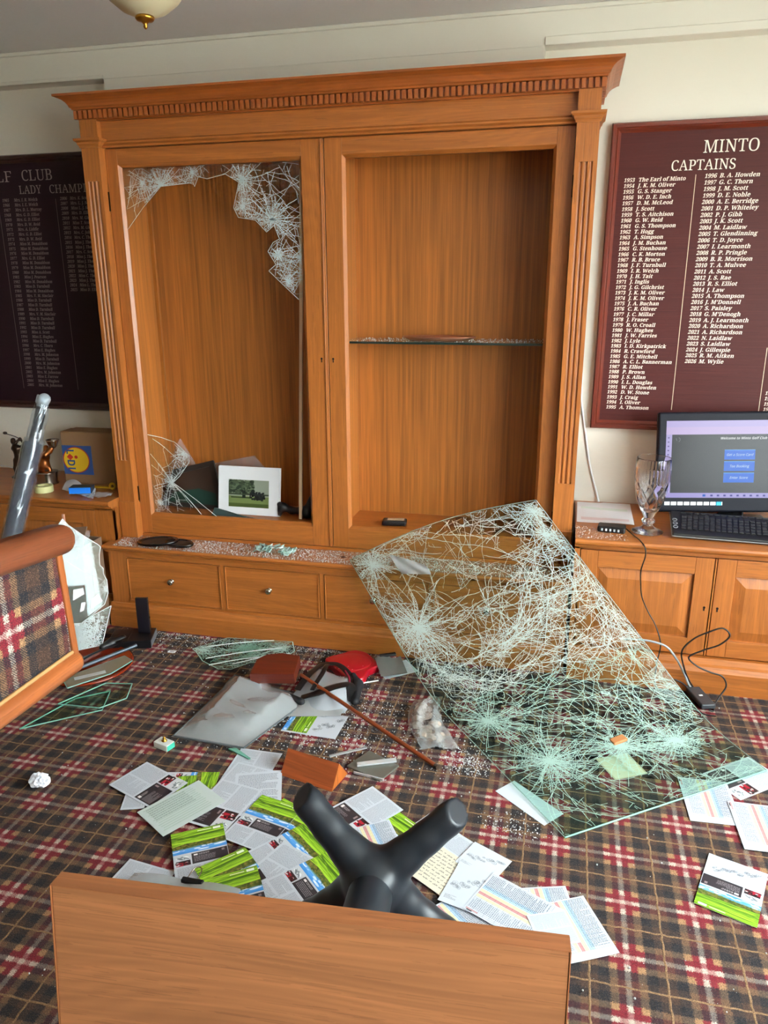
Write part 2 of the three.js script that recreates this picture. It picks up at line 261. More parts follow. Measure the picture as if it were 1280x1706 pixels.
// ---------------------------------------------------------------- display cabinet
const cab = thing('display_cabinet', 'large oak display cabinet with dentil cornice, two smashed glass doors and drawers below', 'cabinet');
{
  const P = (n, g, m = oak, par = cab) => mesh(n, g, m, par);
  // base with drawers
  P('plinth', sweepX([[-0.3, 0], [0.176, 0], [0.176, 0.082], [0.170, 0.088], [0.168, 0.098], [0.160, 0.106], [0.156, 0.112], [-0.3, 0.112]], -1.02, 1.02));
  P('plinth_return', sweepX([[0.103, 0], [0.176, 0], [0.176, 0.082], [0.170, 0.088], [0.168, 0.098], [0.160, 0.106], [0.156, 0.112], [0.103, 0.112]], -1.042, -1.02)); P('base_return', bx(-1.034, -1.03, 0.112, 0.365, 0.103, 0.150, 'y'));
  P('base_frame', merge([bx(-1.02, -0.945, 0.112, 0.365, -0.3, 0.150, 'y'), bx(-1.03, -1.02, 0.112, 0.365, 0.103, 0.150, 'y'), bx(0.945, 1.02, 0.112, 0.365, -0.3, 0.150, 'y'), bx(-0.945, 0.945, 0.338, 0.365, -0.3, 0.150), bx(-0.945, 0.945, 0.112, 0.126, -0.3, 0.150), bx(-0.479, -0.462, 0.126, 0.338, -0.28, 0.150, 'y'), bx(-0.018, 0.001, 0.126, 0.338, -0.28, 0.150, 'y'), bx(0.463, 0.480, 0.126, 0.338, -0.28, 0.150, 'y'), bx(-0.945, 0.945, 0.126, 0.338, -0.3, -0.28)]));
  P('ledge', sweepX([[-0.3, 0.362], [0.158, 0.362], [0.160, 0.372], [0.170, 0.376], [0.176, 0.382], [0.178, 0.390], [0.174, 0.397], [-0.3, 0.397]], -1.02, 1.028));
  P('ledge_return', sweepX([[0.103, 0.362], [0.158, 0.362], [0.160, 0.372], [0.170, 0.376], [0.176, 0.382], [0.178, 0.390], [0.174, 0.397], [0.103, 0.397]], -1.046, -1.02));
  const dxs = [[-0.942, -0.482], [-0.459, -0.021], [0.004, 0.460], [0.483, 0.942]];
  for (const [a, b] of dxs) {
    const d = mesh('drawer', merge([bx(a, b, 0.129, 0.335, -0.2, 0.149, 'x', 0.002)]), oak, cab);
    mesh('bead', merge([bx(a, a + 0.005, 0.129, 0.335, 0.148, 0.154, 'y', 0.002), bx(b - 0.005, b, 0.129, 0.335, 0.148, 0.154, 'y', 0.002), bx(a, b, 0.330, 0.335, 0.148, 0.154, 'x', 0.002), bx(a, b, 0.129, 0.134, 0.148, 0.154, 'x', 0.002)]), oak, d);
    const k = lathe([[0.0, 0.026], [0.007, 0.0255], [0.0125, 0.022], [0.0145, 0.017], [0.012, 0.012], [0.006, 0.009], [0.0055, 0.003], [0.011, 0.001], [0.011, 0]], 24); k.rotateX(PI / 2); k.translate((a + b) / 2 - 0.012, 0.240, 0.149); mesh('knob', k, nickel, d);
  }
  // carcass
  P('side_panel', bx(-1.018, -0.94, 0.397, 2.165, -0.3, 0.0, 'y')); P('side_panel', bx(0.94, 1.018, 0.397, 2.165, -0.3, 0.0, 'y'));
  P('back_panel', merge([bx(-0.94, -0.02, 0.49, 2.03, -0.315, -0.298, 'y'), bx(0.04, 0.94, 0.49, 2.03, -0.315, -0.298, 'y')]), veneer);
  P('divider', bx(-0.02, 0.04, 0.49, 2.03, -0.3, -0.02, 'y'), veneer);
  P('cabinet_floor', bx(-0.94, 0.94, 0.397, 0.497, -0.3, -0.024)); P('cabinet_top', bx(-0.94, 0.94, 2.03, 2.165, -0.3, -0.024));
  P('side_lining', merge([bx(-0.94, -0.925, 0.497, 2.03, -0.27, -0.024, 'y'), bx(-0.94, -0.918, 0.497, 2.03, -0.298, -0.286, 'y')]), veneer);
  P('frieze', merge([bx(-0.94, 0.94, 2.062, 2.20, -0.024, 0.012), sweepX([[0.012, 2.062], [0.024, 2.062], [0.026, 2.068], [0.018, 2.078], [0.018, 2.084], [0.012, 2.09]], -0.94, 0.94)]));
  P('rail_under_doors', bx(-0.94, 0.94, 0.397, 0.410, -0.024, 0.006));
  // pilasters with three flutes
  for (const s of [-1, 1]) {
    const flutes = [0.021, 0.039, 0.057], w = 0.078, sh = [[0, 0], [0, 0.06]];
    for (const f of flutes) { sh.push([f - 0.0065, 0.06]); for (let i = 1; i < 6; i++) { const a = PI * i / 6; sh.push([f - 0.0065 * Math.cos(a), 0.06 - 0.007 * Math.sin(a)]); } sh.push([f + 0.0065, 0.06]); }
    sh.push([w, 0.06], [w, 0]);
    const y0 = 0.765, y1 = 1.935; const e = new THREE.ExtrudeGeometry(new THREE.Shape(sh.map((p) => new THREE.Vector2(p[0], -p[1]))), { depth: y1 - y0, bevelEnabled: false });
    e.rotateX(-PI / 2); e.translate(s < 0 ? -1.018 : 0.94, y0, -0.016);
    P('pilaster', merge([uvBox(e, 'y'), bx(s < 0 ? -1.018 : 0.94, s < 0 ? -0.94 : 1.018, 0.57, y0, -0.016, 0.044, 'y'), bx(s < 0 ? -1.018 : 0.94, s < 0 ? -0.94 : 1.018, y1, 2.062, -0.016, 0.044, 'y')]));
    P('pilaster_base', bx(s < 0 ? -1.021 : 0.937, s < 0 ? -0.937 : 1.021, 0.397, 0.57, -0.02, 0.048, 'y', 0.003));
    const cx0 = s < 0 ? -1.018 : 0.94, cx1 = cx0 + w, ring = [[0.004, 2.060], [0.006, 2.068], [0.010, 2.072], [0.012, 2.080], [0.020, 2.086], [0.021, 2.094]], c = [];
    for (let i = 0; i < ring.length - 1; i++) { const [o0, q0] = ring[i], [o1, q1] = ring[i + 1]; c.push(hexa([[cx0 - o0, q0, 0.044 + o0], [cx1 + o0, q0, 0.044 + o0], [cx1 + o0, q0, -0.1], [cx0 - o0, q0, -0.1], [cx0 - o1, q1, 0.044 + o1], [cx1 + o1, q1, 0.044 + o1], [cx1 + o1, q1, -0.1], [cx0 - o1, q1, -0.1]])); }
    P('pilaster_capital', uvBox(merge(c), 'x'));
    P('pilaster_block', bx(cx0, cx1, 2.094, 2.17, -0.05, 0.040, 'y'));
  }
  // cornice: mitred round the two ends
  const prof = [[0.036, 2.160], [0.036, 2.164], [0.044, 2.166], [0.044, 2.196], [0.056, 2.199], [0.058, 2.204], [0.063, 2.207], [0.066, 2.215], [0.072, 2.224], [0.082, 2.232], [0.094, 2.237], [0.098, 2.239], [0.106, 2.241], [0.106, 2.249]], cg = [];
  for (let i = 0; i < prof.length - 1; i++) { const [a, q0] = prof[i], [b, q1] = prof[i + 1], o = 1.018 - 0.04; const x0 = o + a, x1 = o + b; if (q1 - q0 < 0.0005) continue; cg.push(hexa([[-x0, q0, a], [x0, q0, a], [x0, q0, -0.3], [-x0, q0, -0.3], [-x1, q1, b], [x1, q1, b], [x1, q1, -0.3], [-x1, q1, -0.3]])); }
  P('cornice', uvBox(merge(cg), 'x'), oakTop);
  const den = bx(-0.0072, 0.0072, 2.165, 2.196, 0.042, 0.056, 'y', 0.001), denS = bx(1.020, 1.032, 2.165, 2.196, -0.0072, 0.0072, 'y', 0.001), nd = 92;
  for (let i = 0; i < nd; i++) mesh('dentil', den, oakTop, cab, [-1.022 + 2.044 * i / (nd - 1), 0, 0]);
  for (let i = 0; i < 12; i++) mesh('dentil', denS, oakTop, cab, [0, 0, 0.03 - 0.0225 * i]);

  // doors
  const door = (x0, x1, ox0, ox1, keyX, name) => {
    const d = new THREE.Group(); d.name = 'door'; cab.add(d);
    const yb = 0.412, yt = 2.060, oy0 = 0.50, oy1 = 2.0, zb = -0.024, zf = 0.002;
    mesh('stile', bx(x0, ox0, yb, yt, zb, zf, 'y', 0.0015), oak, d); mesh('stile', bx(ox1, x1, yb, yt, zb, zf, 'y', 0.0015), oak, d);
    mesh('rail', bx(ox0, ox1, oy1, yt, zb, zf, 'x', 0.0015), oak, d); mesh('rail', bx(ox0, ox1, yb, oy0, zb, zf, 'x', 0.0015), oak, d);
    const b = 0.011, mk = (A, B, C, D) => hexa([[...A, zb], [...B, zb], [...C, zb], [...D, zb], [...A, zf], [...B, zf], [...C, zb + 0.012], [...D, zb + 0.012]].map((q) => q));
    const m = [[[ox0, oy0], [ox0, oy1], [ox0 + b, oy1 - b], [ox0 + b, oy0 + b], 'y'], [[ox0, oy1], [ox1, oy1], [ox1 - b, oy1 - b], [ox0 + b, oy1 - b], 'x'], [[ox1, oy1], [ox1, oy0], [ox1 - b, oy0 + b], [ox1 - b, oy1 - b], 'y'], [[ox1, oy0], [ox0, oy0], [ox0 + b, oy0 + b], [ox1 - b, oy0 + b], 'x']];
    for (const [A, B, C, D, g] of m) mesh('glazing_bead', uvBox(mk(A, B, C, D), g), oak, d);
    const kh = new THREE.CylinderGeometry(0.0042, 0.0042, 0.003, 14); kh.rotateX(PI / 2); kh.translate(keyX, 1.232, zf + 0.0005);
    mesh('keyhole', merge([kh.toNonIndexed(), new THREE.BoxGeometry(0.004, 0.014, 0.003).translate(keyX, 1.224, zf + 0.0005).toNonIndexed()]), darkHole, d);
    return d;
  };
  const dl = door(-0.938, -0.001, -0.886, -0.092, -0.030, 'left'), dr = door(0.002, 0.938, 0.072, 0.874, 0.020, 'right');
  mesh('astragal', merge([bx(-0.0165, -0.009, 0.412, 2.06, 0.002, 0.006, 'y', 0.002), bx(-0.0085, -0.0065, 0.412, 2.06, 0.001, 0.0035, 'y')]), oak, dl);
  for (const [d, x] of [[dl, -0.9385], [dr, 0.9385]]) for (const y of [0.60, 1.86]) mesh('hinge', box(0.005, 0.075, 0.008, [x, y, 0.004]), bronze, d);

  // what is left of the left pane
  const zg = -0.012, top = [[-0.873, 1.986], [-0.103, 1.986], [-0.106, 1.478], [-0.126, 1.468], [-0.18, 1.516], [-0.25, 1.58], [-0.218, 1.604], [-0.25, 1.655], [-0.226, 1.689], [-0.198, 1.702], [-0.219, 1.753], [-0.252, 1.729], [-0.298, 1.775], [-0.371, 1.787], [-0.389, 1.824], [-0.361, 1.918], [-0.417, 1.95], [-0.497, 1.935], [-0.535, 1.944], [-0.554, 1.908], [-0.56, 1.923], [-0.705, 1.913], [-0.794, 1.834], [-0.873, 1.752]];
  const bot = [[-0.873, 0.878], [-0.808, 0.868], [-0.74, 0.849], [-0.673, 0.79], [-0.677, 0.759], [-0.729, 0.692], [-0.765, 0.660], [-0.654, 0.583], [-0.56, 0.512], [-0.873, 0.512]];
  const flat = (x, y) => ({ p: V(x, y, zg + 0.002), n: V(0, 0, 1) });
  const pg = (poly, d = 0.004) => prism(poly, d).translate(0, 0, zg - d / 2);
  mesh('glass_remnant', pg(top), paneClear, dl).userData.label = 'jagged crazed glass still held along the top of the left door';
  mesh('glass_remnant', pg(bot), paneClear, dl).userData.label = 'jagged glass still held in the lower left corner of the left door';
  const n1 = Net(11, inPoly(top));
  n1.impact(-0.704, 1.918, 44, 0.17, 0.035, 0.0016); n1.impact(-0.346, 1.925, 34, 0.16, 0.03, 0.0017); n1.impact(-0.225, 1.775, 46, 0.13, 0.04, 0.0017); n1.impact(-0.349, 1.83, 22, 0.1, 0.02, 0.0014);
  n1.impact(-0.205, 1.64, 22, 0.09, 0.015, 0.0014); n1.impact(-0.168, 1.54, 20, 0.08, 0.015, 0.0015); n1.impact(-0.113, 1.63, 14, 0.13, 0.01, 0.0014); n1.impact(-0.56, 1.96, 14, 0.1, 0.012, 0.0013); n1.impact(-0.79, 1.93, 12, 0.12, 0.01, 0.0012);
  for (let i = 0; i < 40; i++) n1.walk(-0.86 + 0.75 * n1.r(), 1.985 - 0.05 * n1.r(), -PI / 2 + (n1.r() - 0.5) * 1.6, 0.12, 0.018, 0.5, 0.0011, 0.12);
  for (let i = 0; i < 26; i++) n1.walk(-0.107, 1.48 + 0.5 * n1.r(), PI + (n1.r() - 0.5) * 1.7, 0.14, 0.018, 0.5, 0.0012, 0.14);
  const edge = (net, poly, w) => { for (let i = 0; i + 1 < poly.length; i++) { const a = poly[i], b = poly[i + 1]; net.segs.push([a[0], a[1], b[0], b[1], w]); } };
  edge(n1, top.slice(3), 0.0016);
  const cl = mesh('crack_lines', crackGeo(n1.segs, flat), crackWhite, dl); cl.userData.kind = 'stuff';
  const n2 = Net(12, inPoly(bot)); n2.impact(-0.771, 0.660, 16, 0.2, 0.02, 0.0018); n2.impact(-0.70, 0.80, 14, 0.07, 0.022, 0.0018); n2.impact(-0.84, 0.56, 10, 0.12, 0.01, 0.0013);
  n2.walk(-0.771, 0.66, -0.72, 0.3, 0.02, 0.1, 0.003); n2.walk(-0.771, 0.66, 2.2, 0.16, 0.02, 0.2, 0.002); n2.walk(-0.771, 0.66, 0.9, 0.16, 0.02, 0.2, 0.002); n2.walk(-0.85, 0.86, -0.5, 0.2, 0.02, 0.2, 0.002);
  edge(n2, bot.slice(0, 9), 0.0026);
  const cl2 = mesh('crack_lines', crackGeo(n2.segs, flat), crackWhite, dl); cl2.userData.kind = 'stuff';
  const w = box(0.014, 1.47, 0.012, [0, 0.735, 0]); // loose pale glazing strip standing in the left half
  const bt = thing('glazing_strip', 'pale loose wooden strip standing upright inside the left half of the cabinet', 'strip', [-0.185, 0.499, -0.10]); bt.rotation.z = -0.040; mesh('strip', w, std({ color: 0xe8cba8, roughness: 0.6 }), bt);
}

// ---------------------------------------------------------------- low cupboards and worktops either side
function cupboard(name, label, x0, x1, zf, doors, endSide) {
  const t = thing(name, label, 'cupboard'); const zb = Z0;
  mesh('plinth', sweepX([[zb, 0], [zf + 0.052, 0], [zf + 0.052, 0.088], [zf + 0.046, 0.096], [zf + 0.042, 0.106], [zf + 0.030, 0.112], [zf + 0.012, 0.128], [zb, 0.128]], x0, endSide ? x1 - 0.020 : x1), oak, t);
  mesh('carcass', merge([bx(x0, x1, 0.128, 0.55, zb, zf - 0.022), bx(x0, doors[0][0] - 0.003, 0.128, 0.55, zf - 0.022, zf, 'y'), bx(doors[doors.length - 1][1] + 0.003, x1, 0.128, 0.55, zf - 0.022, zf, 'y'), bx(x0, x1, 0.538, 0.55, zf - 0.022, zf)]), oak, t);
  if (endSide) mesh('end_panel', bx(x1 - 0.004, x1, 0.128, 0.55, zb, zf, 'y', 0.001), oak, t);
  doors.forEach(([a, b, key], i) => {
    const d = new THREE.Group(); d.name = 'door'; t.add(d); const y0 = 0.134, y1 = 0.534, s = 0.066, r = 0.068, z0 = zf - 0.02, z1 = zf;
    mesh('stile', bx(a, a + s, y0, y1, z0, z1, 'y', 0.002), oak, d); mesh('stile', bx(b - s, b, y0, y1, z0, z1, 'y', 0.002), oak, d);
    mesh('rail', bx(a + s, b - s, y1 - r, y1, z0, z1, 'x', 0.002), oak, d); mesh('rail', bx(a + s, b - s, y0, y0 + r, z0, z1, 'x', 0.002), oak, d);
    const p0 = a + s, p1 = b - s, q0 = y0 + r, q1 = y1 - r, m = 0.042, zl = z1 - 0.013, zh = z1 - 0.002;
    mesh('raised_panel', uvBox(merge([hexa([[p0, q0, z0], [p1, q0, z0], [p1, q1, z0], [p0, q1, z0], [p0, q0, zl], [p1, q0, zl], [p1, q1, zl], [p0, q1, zl]]), hexa([[p0 + 0.004, q0 + 0.004, zl], [p1 - 0.004, q0 + 0.004, zl], [p1 - 0.004, q1 - 0.004, zl], [p0 + 0.004, q1 - 0.004, zl], [p0 + m, q0 + m, zh], [p1 - m, q0 + m, zh], [p1 - m, q1 - m, zh], [p0 + m, q1 - m, zh]])]), 'y'), oak, d);
    if (key) { const kx = key < 0 ? a + 0.018 : b - 0.018, c = new THREE.CylinderGeometry(0.0045, 0.0045, 0.003, 12); c.rotateX(PI / 2); c.translate(kx, 0.335, z1); mesh('keyhole', merge([c.toNonIndexed(), new THREE.BoxGeometry(0.005, 0.014, 0.003).translate(kx, 0.328, z1).toNonIndexed()]), darkHole, d); }
    if (i + 1 < doors.length) mesh('bead', bx(b + 0.002, b + 0.008, y0, y1, zf - 0.02, zf + 0.003, 'y', 0.002), oak, d);
  });
  return t;
}
cupboard('low_cupboard', 'low oak cupboard with raised-panel doors under the computer', 1.034, 2.6, 0.150, [[1.056, 1.545, 1], [1.556, 2.05, -1], [2.062, 2.555, 1]], false);
cupboard('low_cupboard', 'low oak cupboard left of the display cabinet, behind the cardboard box', -3.5, -1.024, 0.098, [[-2.20, -1.70, 1], [-1.68, -1.12, -1]], true);
const wtProf = (zf) => [[Z0, 0.550], [zf - 0.022, 0.550], [zf - 0.020, 0.558], [zf - 0.010, 0.562], [zf - 0.002, 0.570], [zf, 0.578], [zf - 0.003, 0.585], [zf - 0.008, 0.587], [Z0, 0.587]];
tag(mesh('worktop', sweepX(wtProf(0.190), 1.032, 2.6), oak), 'oak worktop carrying the computer, crystal goblet and small black hub', 'worktop');
tag(mesh('worktop', sweepX(wtProf(0.128), -3.5, -1.023), oak), 'oak worktop at far left carrying trophies, tape and the printed box', 'worktop');

// ---------------------------------------------------------------- honours boards
function hand(ctx, s, x, y, px, font = 'italic', sx = 1) { ctx.save(); ctx.translate(x, y); ctx.transform(sx, 0, -0.22 * sx, 1, 0, 0); ctx.font = 'bold ' + px + 'px serif'; ctx.fillText(s, 0, 0); ctx.restore(); }
function boardGround(ctx, w, h, seed, a, b) {
  const r = rngOf(seed); ctx.fillStyle = a; ctx.fillRect(0, 0, w, h);
  for (let i = 0; i < 2600; i++) { ctx.fillStyle = r() < 0.5 ? b : 'rgba(20,4,6,0.10)'; ctx.fillRect(r() * w * 1.2 - w * 0.1, r() * h, 60 + 260 * r(), 1 + 2 * r()); }
}
const CAP1 = ['1953|The Earl of Minto', '1954|J. K. M. Oliver', '1955|G. S. Stanger', '1956|W. D. E. Inch', '1957|D. M. McLeod', '1958|J. Scott', '1959|T. S. Aitchison', '1960|G. W. Reid', '1961|G. S. Thompson', '1962|T. Hogg', '1963|A. Simpson', '1964|J. M. Buchan', '1965|G. Stenhouse', '1966|C. K. Morton', '1967|R. B. Bruce', '1968|J. F. Turnbull', '1969|I. R. Welch', '1970|J. H. Tait', '1971|J. Inglis', '1972|J. G. Gilchrist', '1973|J. K. M. Oliver', '1974|J. K. M. Oliver', '1975|J. A. Buchan', '1976|C. R. Oliver', '1977|J. C. Millar', '1978|J. Fraser', '1979|R. O. Croall', '1980|W. Hughes', '1981|J. W. Farries', '1982|J. Lyle', '1983|I. D. Kirkpatrick', '1984|R. Crawford', '1985|G. E. Mitchell', '1986|A. C. L. Bannerman', '1987|R. Elliot', '1988|P. Brown', '1989|J. S. Allan', '1990|I. L. Douglas', '1991|W. D. Howden', '1992|D. W. Stone', '1993|J. Craig', '1994|I. Oliver', '1995|A. Thomson'];
const CAP2 = ['1996|B. A. Howden', '1997|G. C. Thorn', '1998|J. M. Scott', '1999|D. E. Noble', '2000|A. E. Berridge', '2001|D. P. Whiteley', '2002|P. J. Gibb', '2003|J. K. Scott', '2004|M. Laidlaw', '2005|T. Glendinning', '2006|T. D. Joyce', '2007|I. Learmonth', '2008|R. P. Pringle', '2009|B. R. Morrison', '2010|T. A. Mulvee', '2011|A. Scott', '2012|J. S. Rae', '2013|R. S. Elliot', '2014|J. Law', '2015|A. Thompson', '2016|J. M’Donnell', '2017|S. Paisley', '2018|G. M’Denogh', '2019|A. J. Learmonth', '2020|A. Richardson', '2021|A. Richardson', '2022|N. Laidlaw', '2023|S. Laidlaw', '2024|J. Gillespie', '2025|R. M. Aitken', '2026|M. Wylie'];
const LAD1 = ['1965|Mrs. I. R. Welch', '1966|Mrs. I. E. Welch', '1967|Mrs. D. L. Murray', '1968|Mrs. G. D. Elliot', '1969|Mrs. G. D. Elliot', '1970|Mrs. D. W. Reid', '1971|Mrs. A. Liddle', '1972|Mrs. G. D. Elliot', '1973|Mrs. D. W. Reid', '1974|Miss M. Donaldson', '1975|Miss M. Donaldson', '1976|Miss M. Donaldson', '1977|Mrs. G. D. Elliot', '1978|Miss M. Donaldson', '1979|Miss M. Donaldson', '1980|Miss M. Donaldson', '1981|Miss J. Pearson', '1982|Miss M. Donaldson', '1983|Miss D. Turnbull', '1984|Miss M. Donaldson', '1985|Mrs. V. M. Sinclair', '1986|Miss D. Turnbull', '1987|Miss D. Turnbull', '1988|Miss D. Turnbull', '1989|Mrs. V. M. Sinclair', '1990|Miss D. Turnbull', '1991|Miss D. Turnbull', '1992|Miss D. Turnbull', '1993|Miss A. Scott', '1994|Miss E. Hughes', '1995|Miss D. Turnbull', '1996|Mrs. C. Thorn', '1997|Miss E. Hughes', '1998|Mrs. M. Johnston', '1999|Miss D. Turnbull', '2000|Mrs. M. Johnston', '2001|Miss E. Hughes', '2002|Mrs. M. Johnston', '2003|Miss E. Farrow', '2004|Miss E. Hughes', '2005|Mrs. M. Johnston'];
const LAD2 = ['2006|Mrs. K. Scott', '2007|Mrs. L. J. Scott', '2008|Miss L. J. Scott', '2009|Mrs. D. Elliot', '2010|Mrs. M. Glen', '2011|Miss T. Scott', '2012|Mrs. M. Glen', '2013|Mrs. C. Johnston', '2014|Mrs. C. Thorn', '2015|Miss J. Thorn', '2016|Miss J. Thorn', '2017|Mrs. C. Scott', '2018|Miss J. Thorn', '2019|Miss J. Thorn', '2020|Miss J. Thorn', '2021|Miss J. Thorn', '2022|Miss C. Thorn', '2023|Miss J. Thorn', '2024|Miss L. Thorn', '2025|Miss D. Elliot'];
function board(label, x0, x1, y0, y1, m, tw, draw, tone) {
  const t = thing('honours_board', label, 'board'); const z = Z0, zf = Z0 + 0.034;
  const th = Math.round(tw * (y1 - y0 - 2 * m) / (x1 - x0 - 2 * m));
  const tex = canvasTex(tw, th, (c, w, h) => { const S = w / (x1 - x0 - 2 * m); draw(c, w, h, (x) => (x - x0 - m) * S, (y) => (y1 - m - y) * S, S); });
  const g = new THREE.BoxGeometry(x1 - x0 - 2 * m, y1 - y0 - 2 * m, 0.012); g.translate((x0 + x1) / 2, (y0 + y1) / 2, z + 0.014);
  mesh('lettered_panel', g, phys({ map: tex, roughness: 0.5, specularIntensity: 0.5 }), t);
  // moulded frame of four mitred lengths
  const prof = [[0, z + 0.002], [0, zf - 0.006], [0.005, zf], [0.016, zf], [0.020, zf - 0.004], [0.024, zf - 0.002], [0.029, zf - 0.008], [m, zf - 0.014], [m, z + 0.002]];
  const rail = (A, B, ia, ib, ax) => { const l = []; for (let i = 0; i + 1 < prof.length; i++) { const [o0, z0] = prof[i], [o1, z1] = prof[i + 1]; const P = (o, zz, e) => [e ? B[0] + ib[0] * o : A[0] + ia[0] * o, e ? B[1] + ib[1] * o : A[1] + ia[1] * o, zz]; const q = [P(o0, z0, 0), P(o0, z0, 1), P(o1, z1, 1), P(o1, z1, 0)]; const f = []; for (const k of [0, 1, 2, 0, 2, 3]) f.push(...q[k]); const gg = new THREE.BufferGeometry(); gg.setAttribute('position', new THREE.Float32BufferAttribute(f, 3)); gg.computeVertexNormals(); l.push(gg); } return uvBox(merge(l), ax); };
  mesh('frame_rail', rail([x0, y1], [x1, y1], [1, -1], [-1, -1], 'x'), tone, t); mesh('frame_rail', rail([x1, y0], [x0, y0], [-1, 1], [1, 1], 'x'), tone, t);
  mesh('frame_stile', rail([x0, y0], [x0, y1], [1, 1], [1, -1], 'y'), tone, t); mesh('frame_stile', rail([x1, y1], [x1, y0], [-1, -1], [-1, 1], 'y'), tone, t);
  return t;
}
board('dark red wooden honours board lettered MINTO and CAPTAINS right of the cabinet', 1.072, 2.40, 0.925, 2.122, 0.036, 1900, (c, w, h, X, Y, S) => {
  boardGround(c, w, h, 5, '#4c1f1d', 'rgba(120,60,50,0.10)');
  c.fillStyle = '#f2e8d8'; c.textBaseline = 'alphabetic';
  const big = (s, x0, x1, y, px) => { c.save(); c.font = px + 'px serif'; const k = (X(x1) - X(x0)) / c.measureText(s).width; c.translate(X(x0), Y(y)); c.scale(k, 1); c.fillStyle = '#2a1010'; c.fillText(s, -3, 3); c.fillStyle = '#f2e8d8'; c.fillText(s, 0, 0); c.restore(); };
  big('MINTO', 1.414, 1.617, 2.004, 0.062 * S); big('GOLF CLUB', 1.67, 2.06, 2.004, 0.062 * S); big('CAPTAINS', 1.303, 1.540, 1.944, 0.052 * S);
  const col = (L, x, xn, y0, y1, px) => L.forEach((s, i) => { const [a, b] = s.split('|'), y = y0 + (y1 - y0) * i / (L.length - 1); hand(c, a, X(x), Y(y), px * S, '', 0.92); hand(c, b, X(xn), Y(y), px * S, '', 1); });
  col(CAP1, 1.131, 1.186, 1.909, 1.010, 0.0200); col(CAP2, 1.430, 1.484, 1.914, 1.208, 0.0215);
  c.fillStyle = '#d9c9ac'; c.fillRect(X(1.398) - 1.5, Y(1.928), 4, Y(1.012) - Y(1.928)); c.fillRect(X(1.736), Y(1.274), 4, Y(1.0) - Y(1.274));
  c.fillStyle = '#f2e8d8'; ['1949', '1950', '1951', '1952'].forEach((s, i) => hand(c, s, X(1.752), Y(1.085 - 0.022 * i), 0.0200 * S, '', 0.92));
}, mahogany);
board('very dark honours board lettered LADY CHAMPIONS partly behind the left pilaster', -2.5, -1.06, 0.921, 2.118, 0.036, 1900, (c, w, h, X, Y, S) => {
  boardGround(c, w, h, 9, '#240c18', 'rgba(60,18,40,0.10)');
  c.textBaseline = 'alphabetic';
  const big = (s, x0, x1, y, px) => { c.save(); c.font = px + 'px serif'; const k = (X(x1) - X(x0)) / c.measureText(s).width; c.translate(X(x0), Y(y)); c.scale(k, 1); c.fillStyle = '#9d918b'; c.fillText(s, 0, 0); c.restore(); };
  big('MINTO GOLF', -2.16, -1.668, 2.003, 0.066 * S); big('CLUB', -1.618, -1.447, 2.005, 0.066 * S); big('LADY', -1.640, -1.517, 1.948, 0.050 * S); big('CHAMPIONS', -1.475, -1.175, 1.946, 0.050 * S);
  c.fillStyle = '#8f837f';
  const col = (L, x, xn, y0, y1, px) => L.forEach((s, i) => { const [a, b] = s.split('|'), y = y0 + (y1 - y0) * i / (L.length - 1); hand(c, a, X(x), Y(y), px * S, '', 0.88); hand(c, b, X(xn), Y(y), px * S, '', 0.84); });
  col(LAD1, -1.741, -1.675, 1.915, 1.034, 0.0195); col(LAD2, -1.423, -1.370, 1.915, 1.502, 0.0195);
  c.fillStyle = '#7d716c'; c.fillRect(X(-1.447), Y(1.922), 3, Y(1.022) - Y(1.922)); c.fillRect(X(-1.765), Y(1.922), 3, Y(1.022) - Y(1.922));
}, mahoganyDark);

// ---------------------------------------------------------------- ceiling lamp
{
  const t = thing('ceiling_lamp', 'cream glass bowl ceiling lamp with a brass finial', 'lamp', [-0.225, 0, 0.875]);
  mesh('glass_bowl', lathe([[0.006, 2.226], [0.03, 2.229], [0.062, 2.242], [0.095, 2.268], [0.118, 2.300], [0.130, 2.338], [0.134, 2.366], [0.131, 2.366], [0.127, 2.338], [0.114, 2.302], [0.092, 2.272], [0.06, 2.247], [0.006, 2.232]], 56), phys({ color: 0xe9e0bf, roughness: 0.3, transmission: 0.35, thickness: 0, clearcoat: 0.5 }), t);
  mesh('finial', lathe([[0.0005, 2.197], [0.004, 2.199], [0.006, 2.204], [0.0045, 2.208], [0.007, 2.211], [0.010, 2.215], [0.022, 2.218], [0.026, 2.223], [0.024, 2.229], [0.0005, 2.231]], 28), brass, t);
  mesh('stem', lathe([[0.0005, 2.23], [0.006, 2.23], [0.006, 2.49], [0.05, 2.50], [0.055, H], [0.0005, H]], 28), brass, t);
}

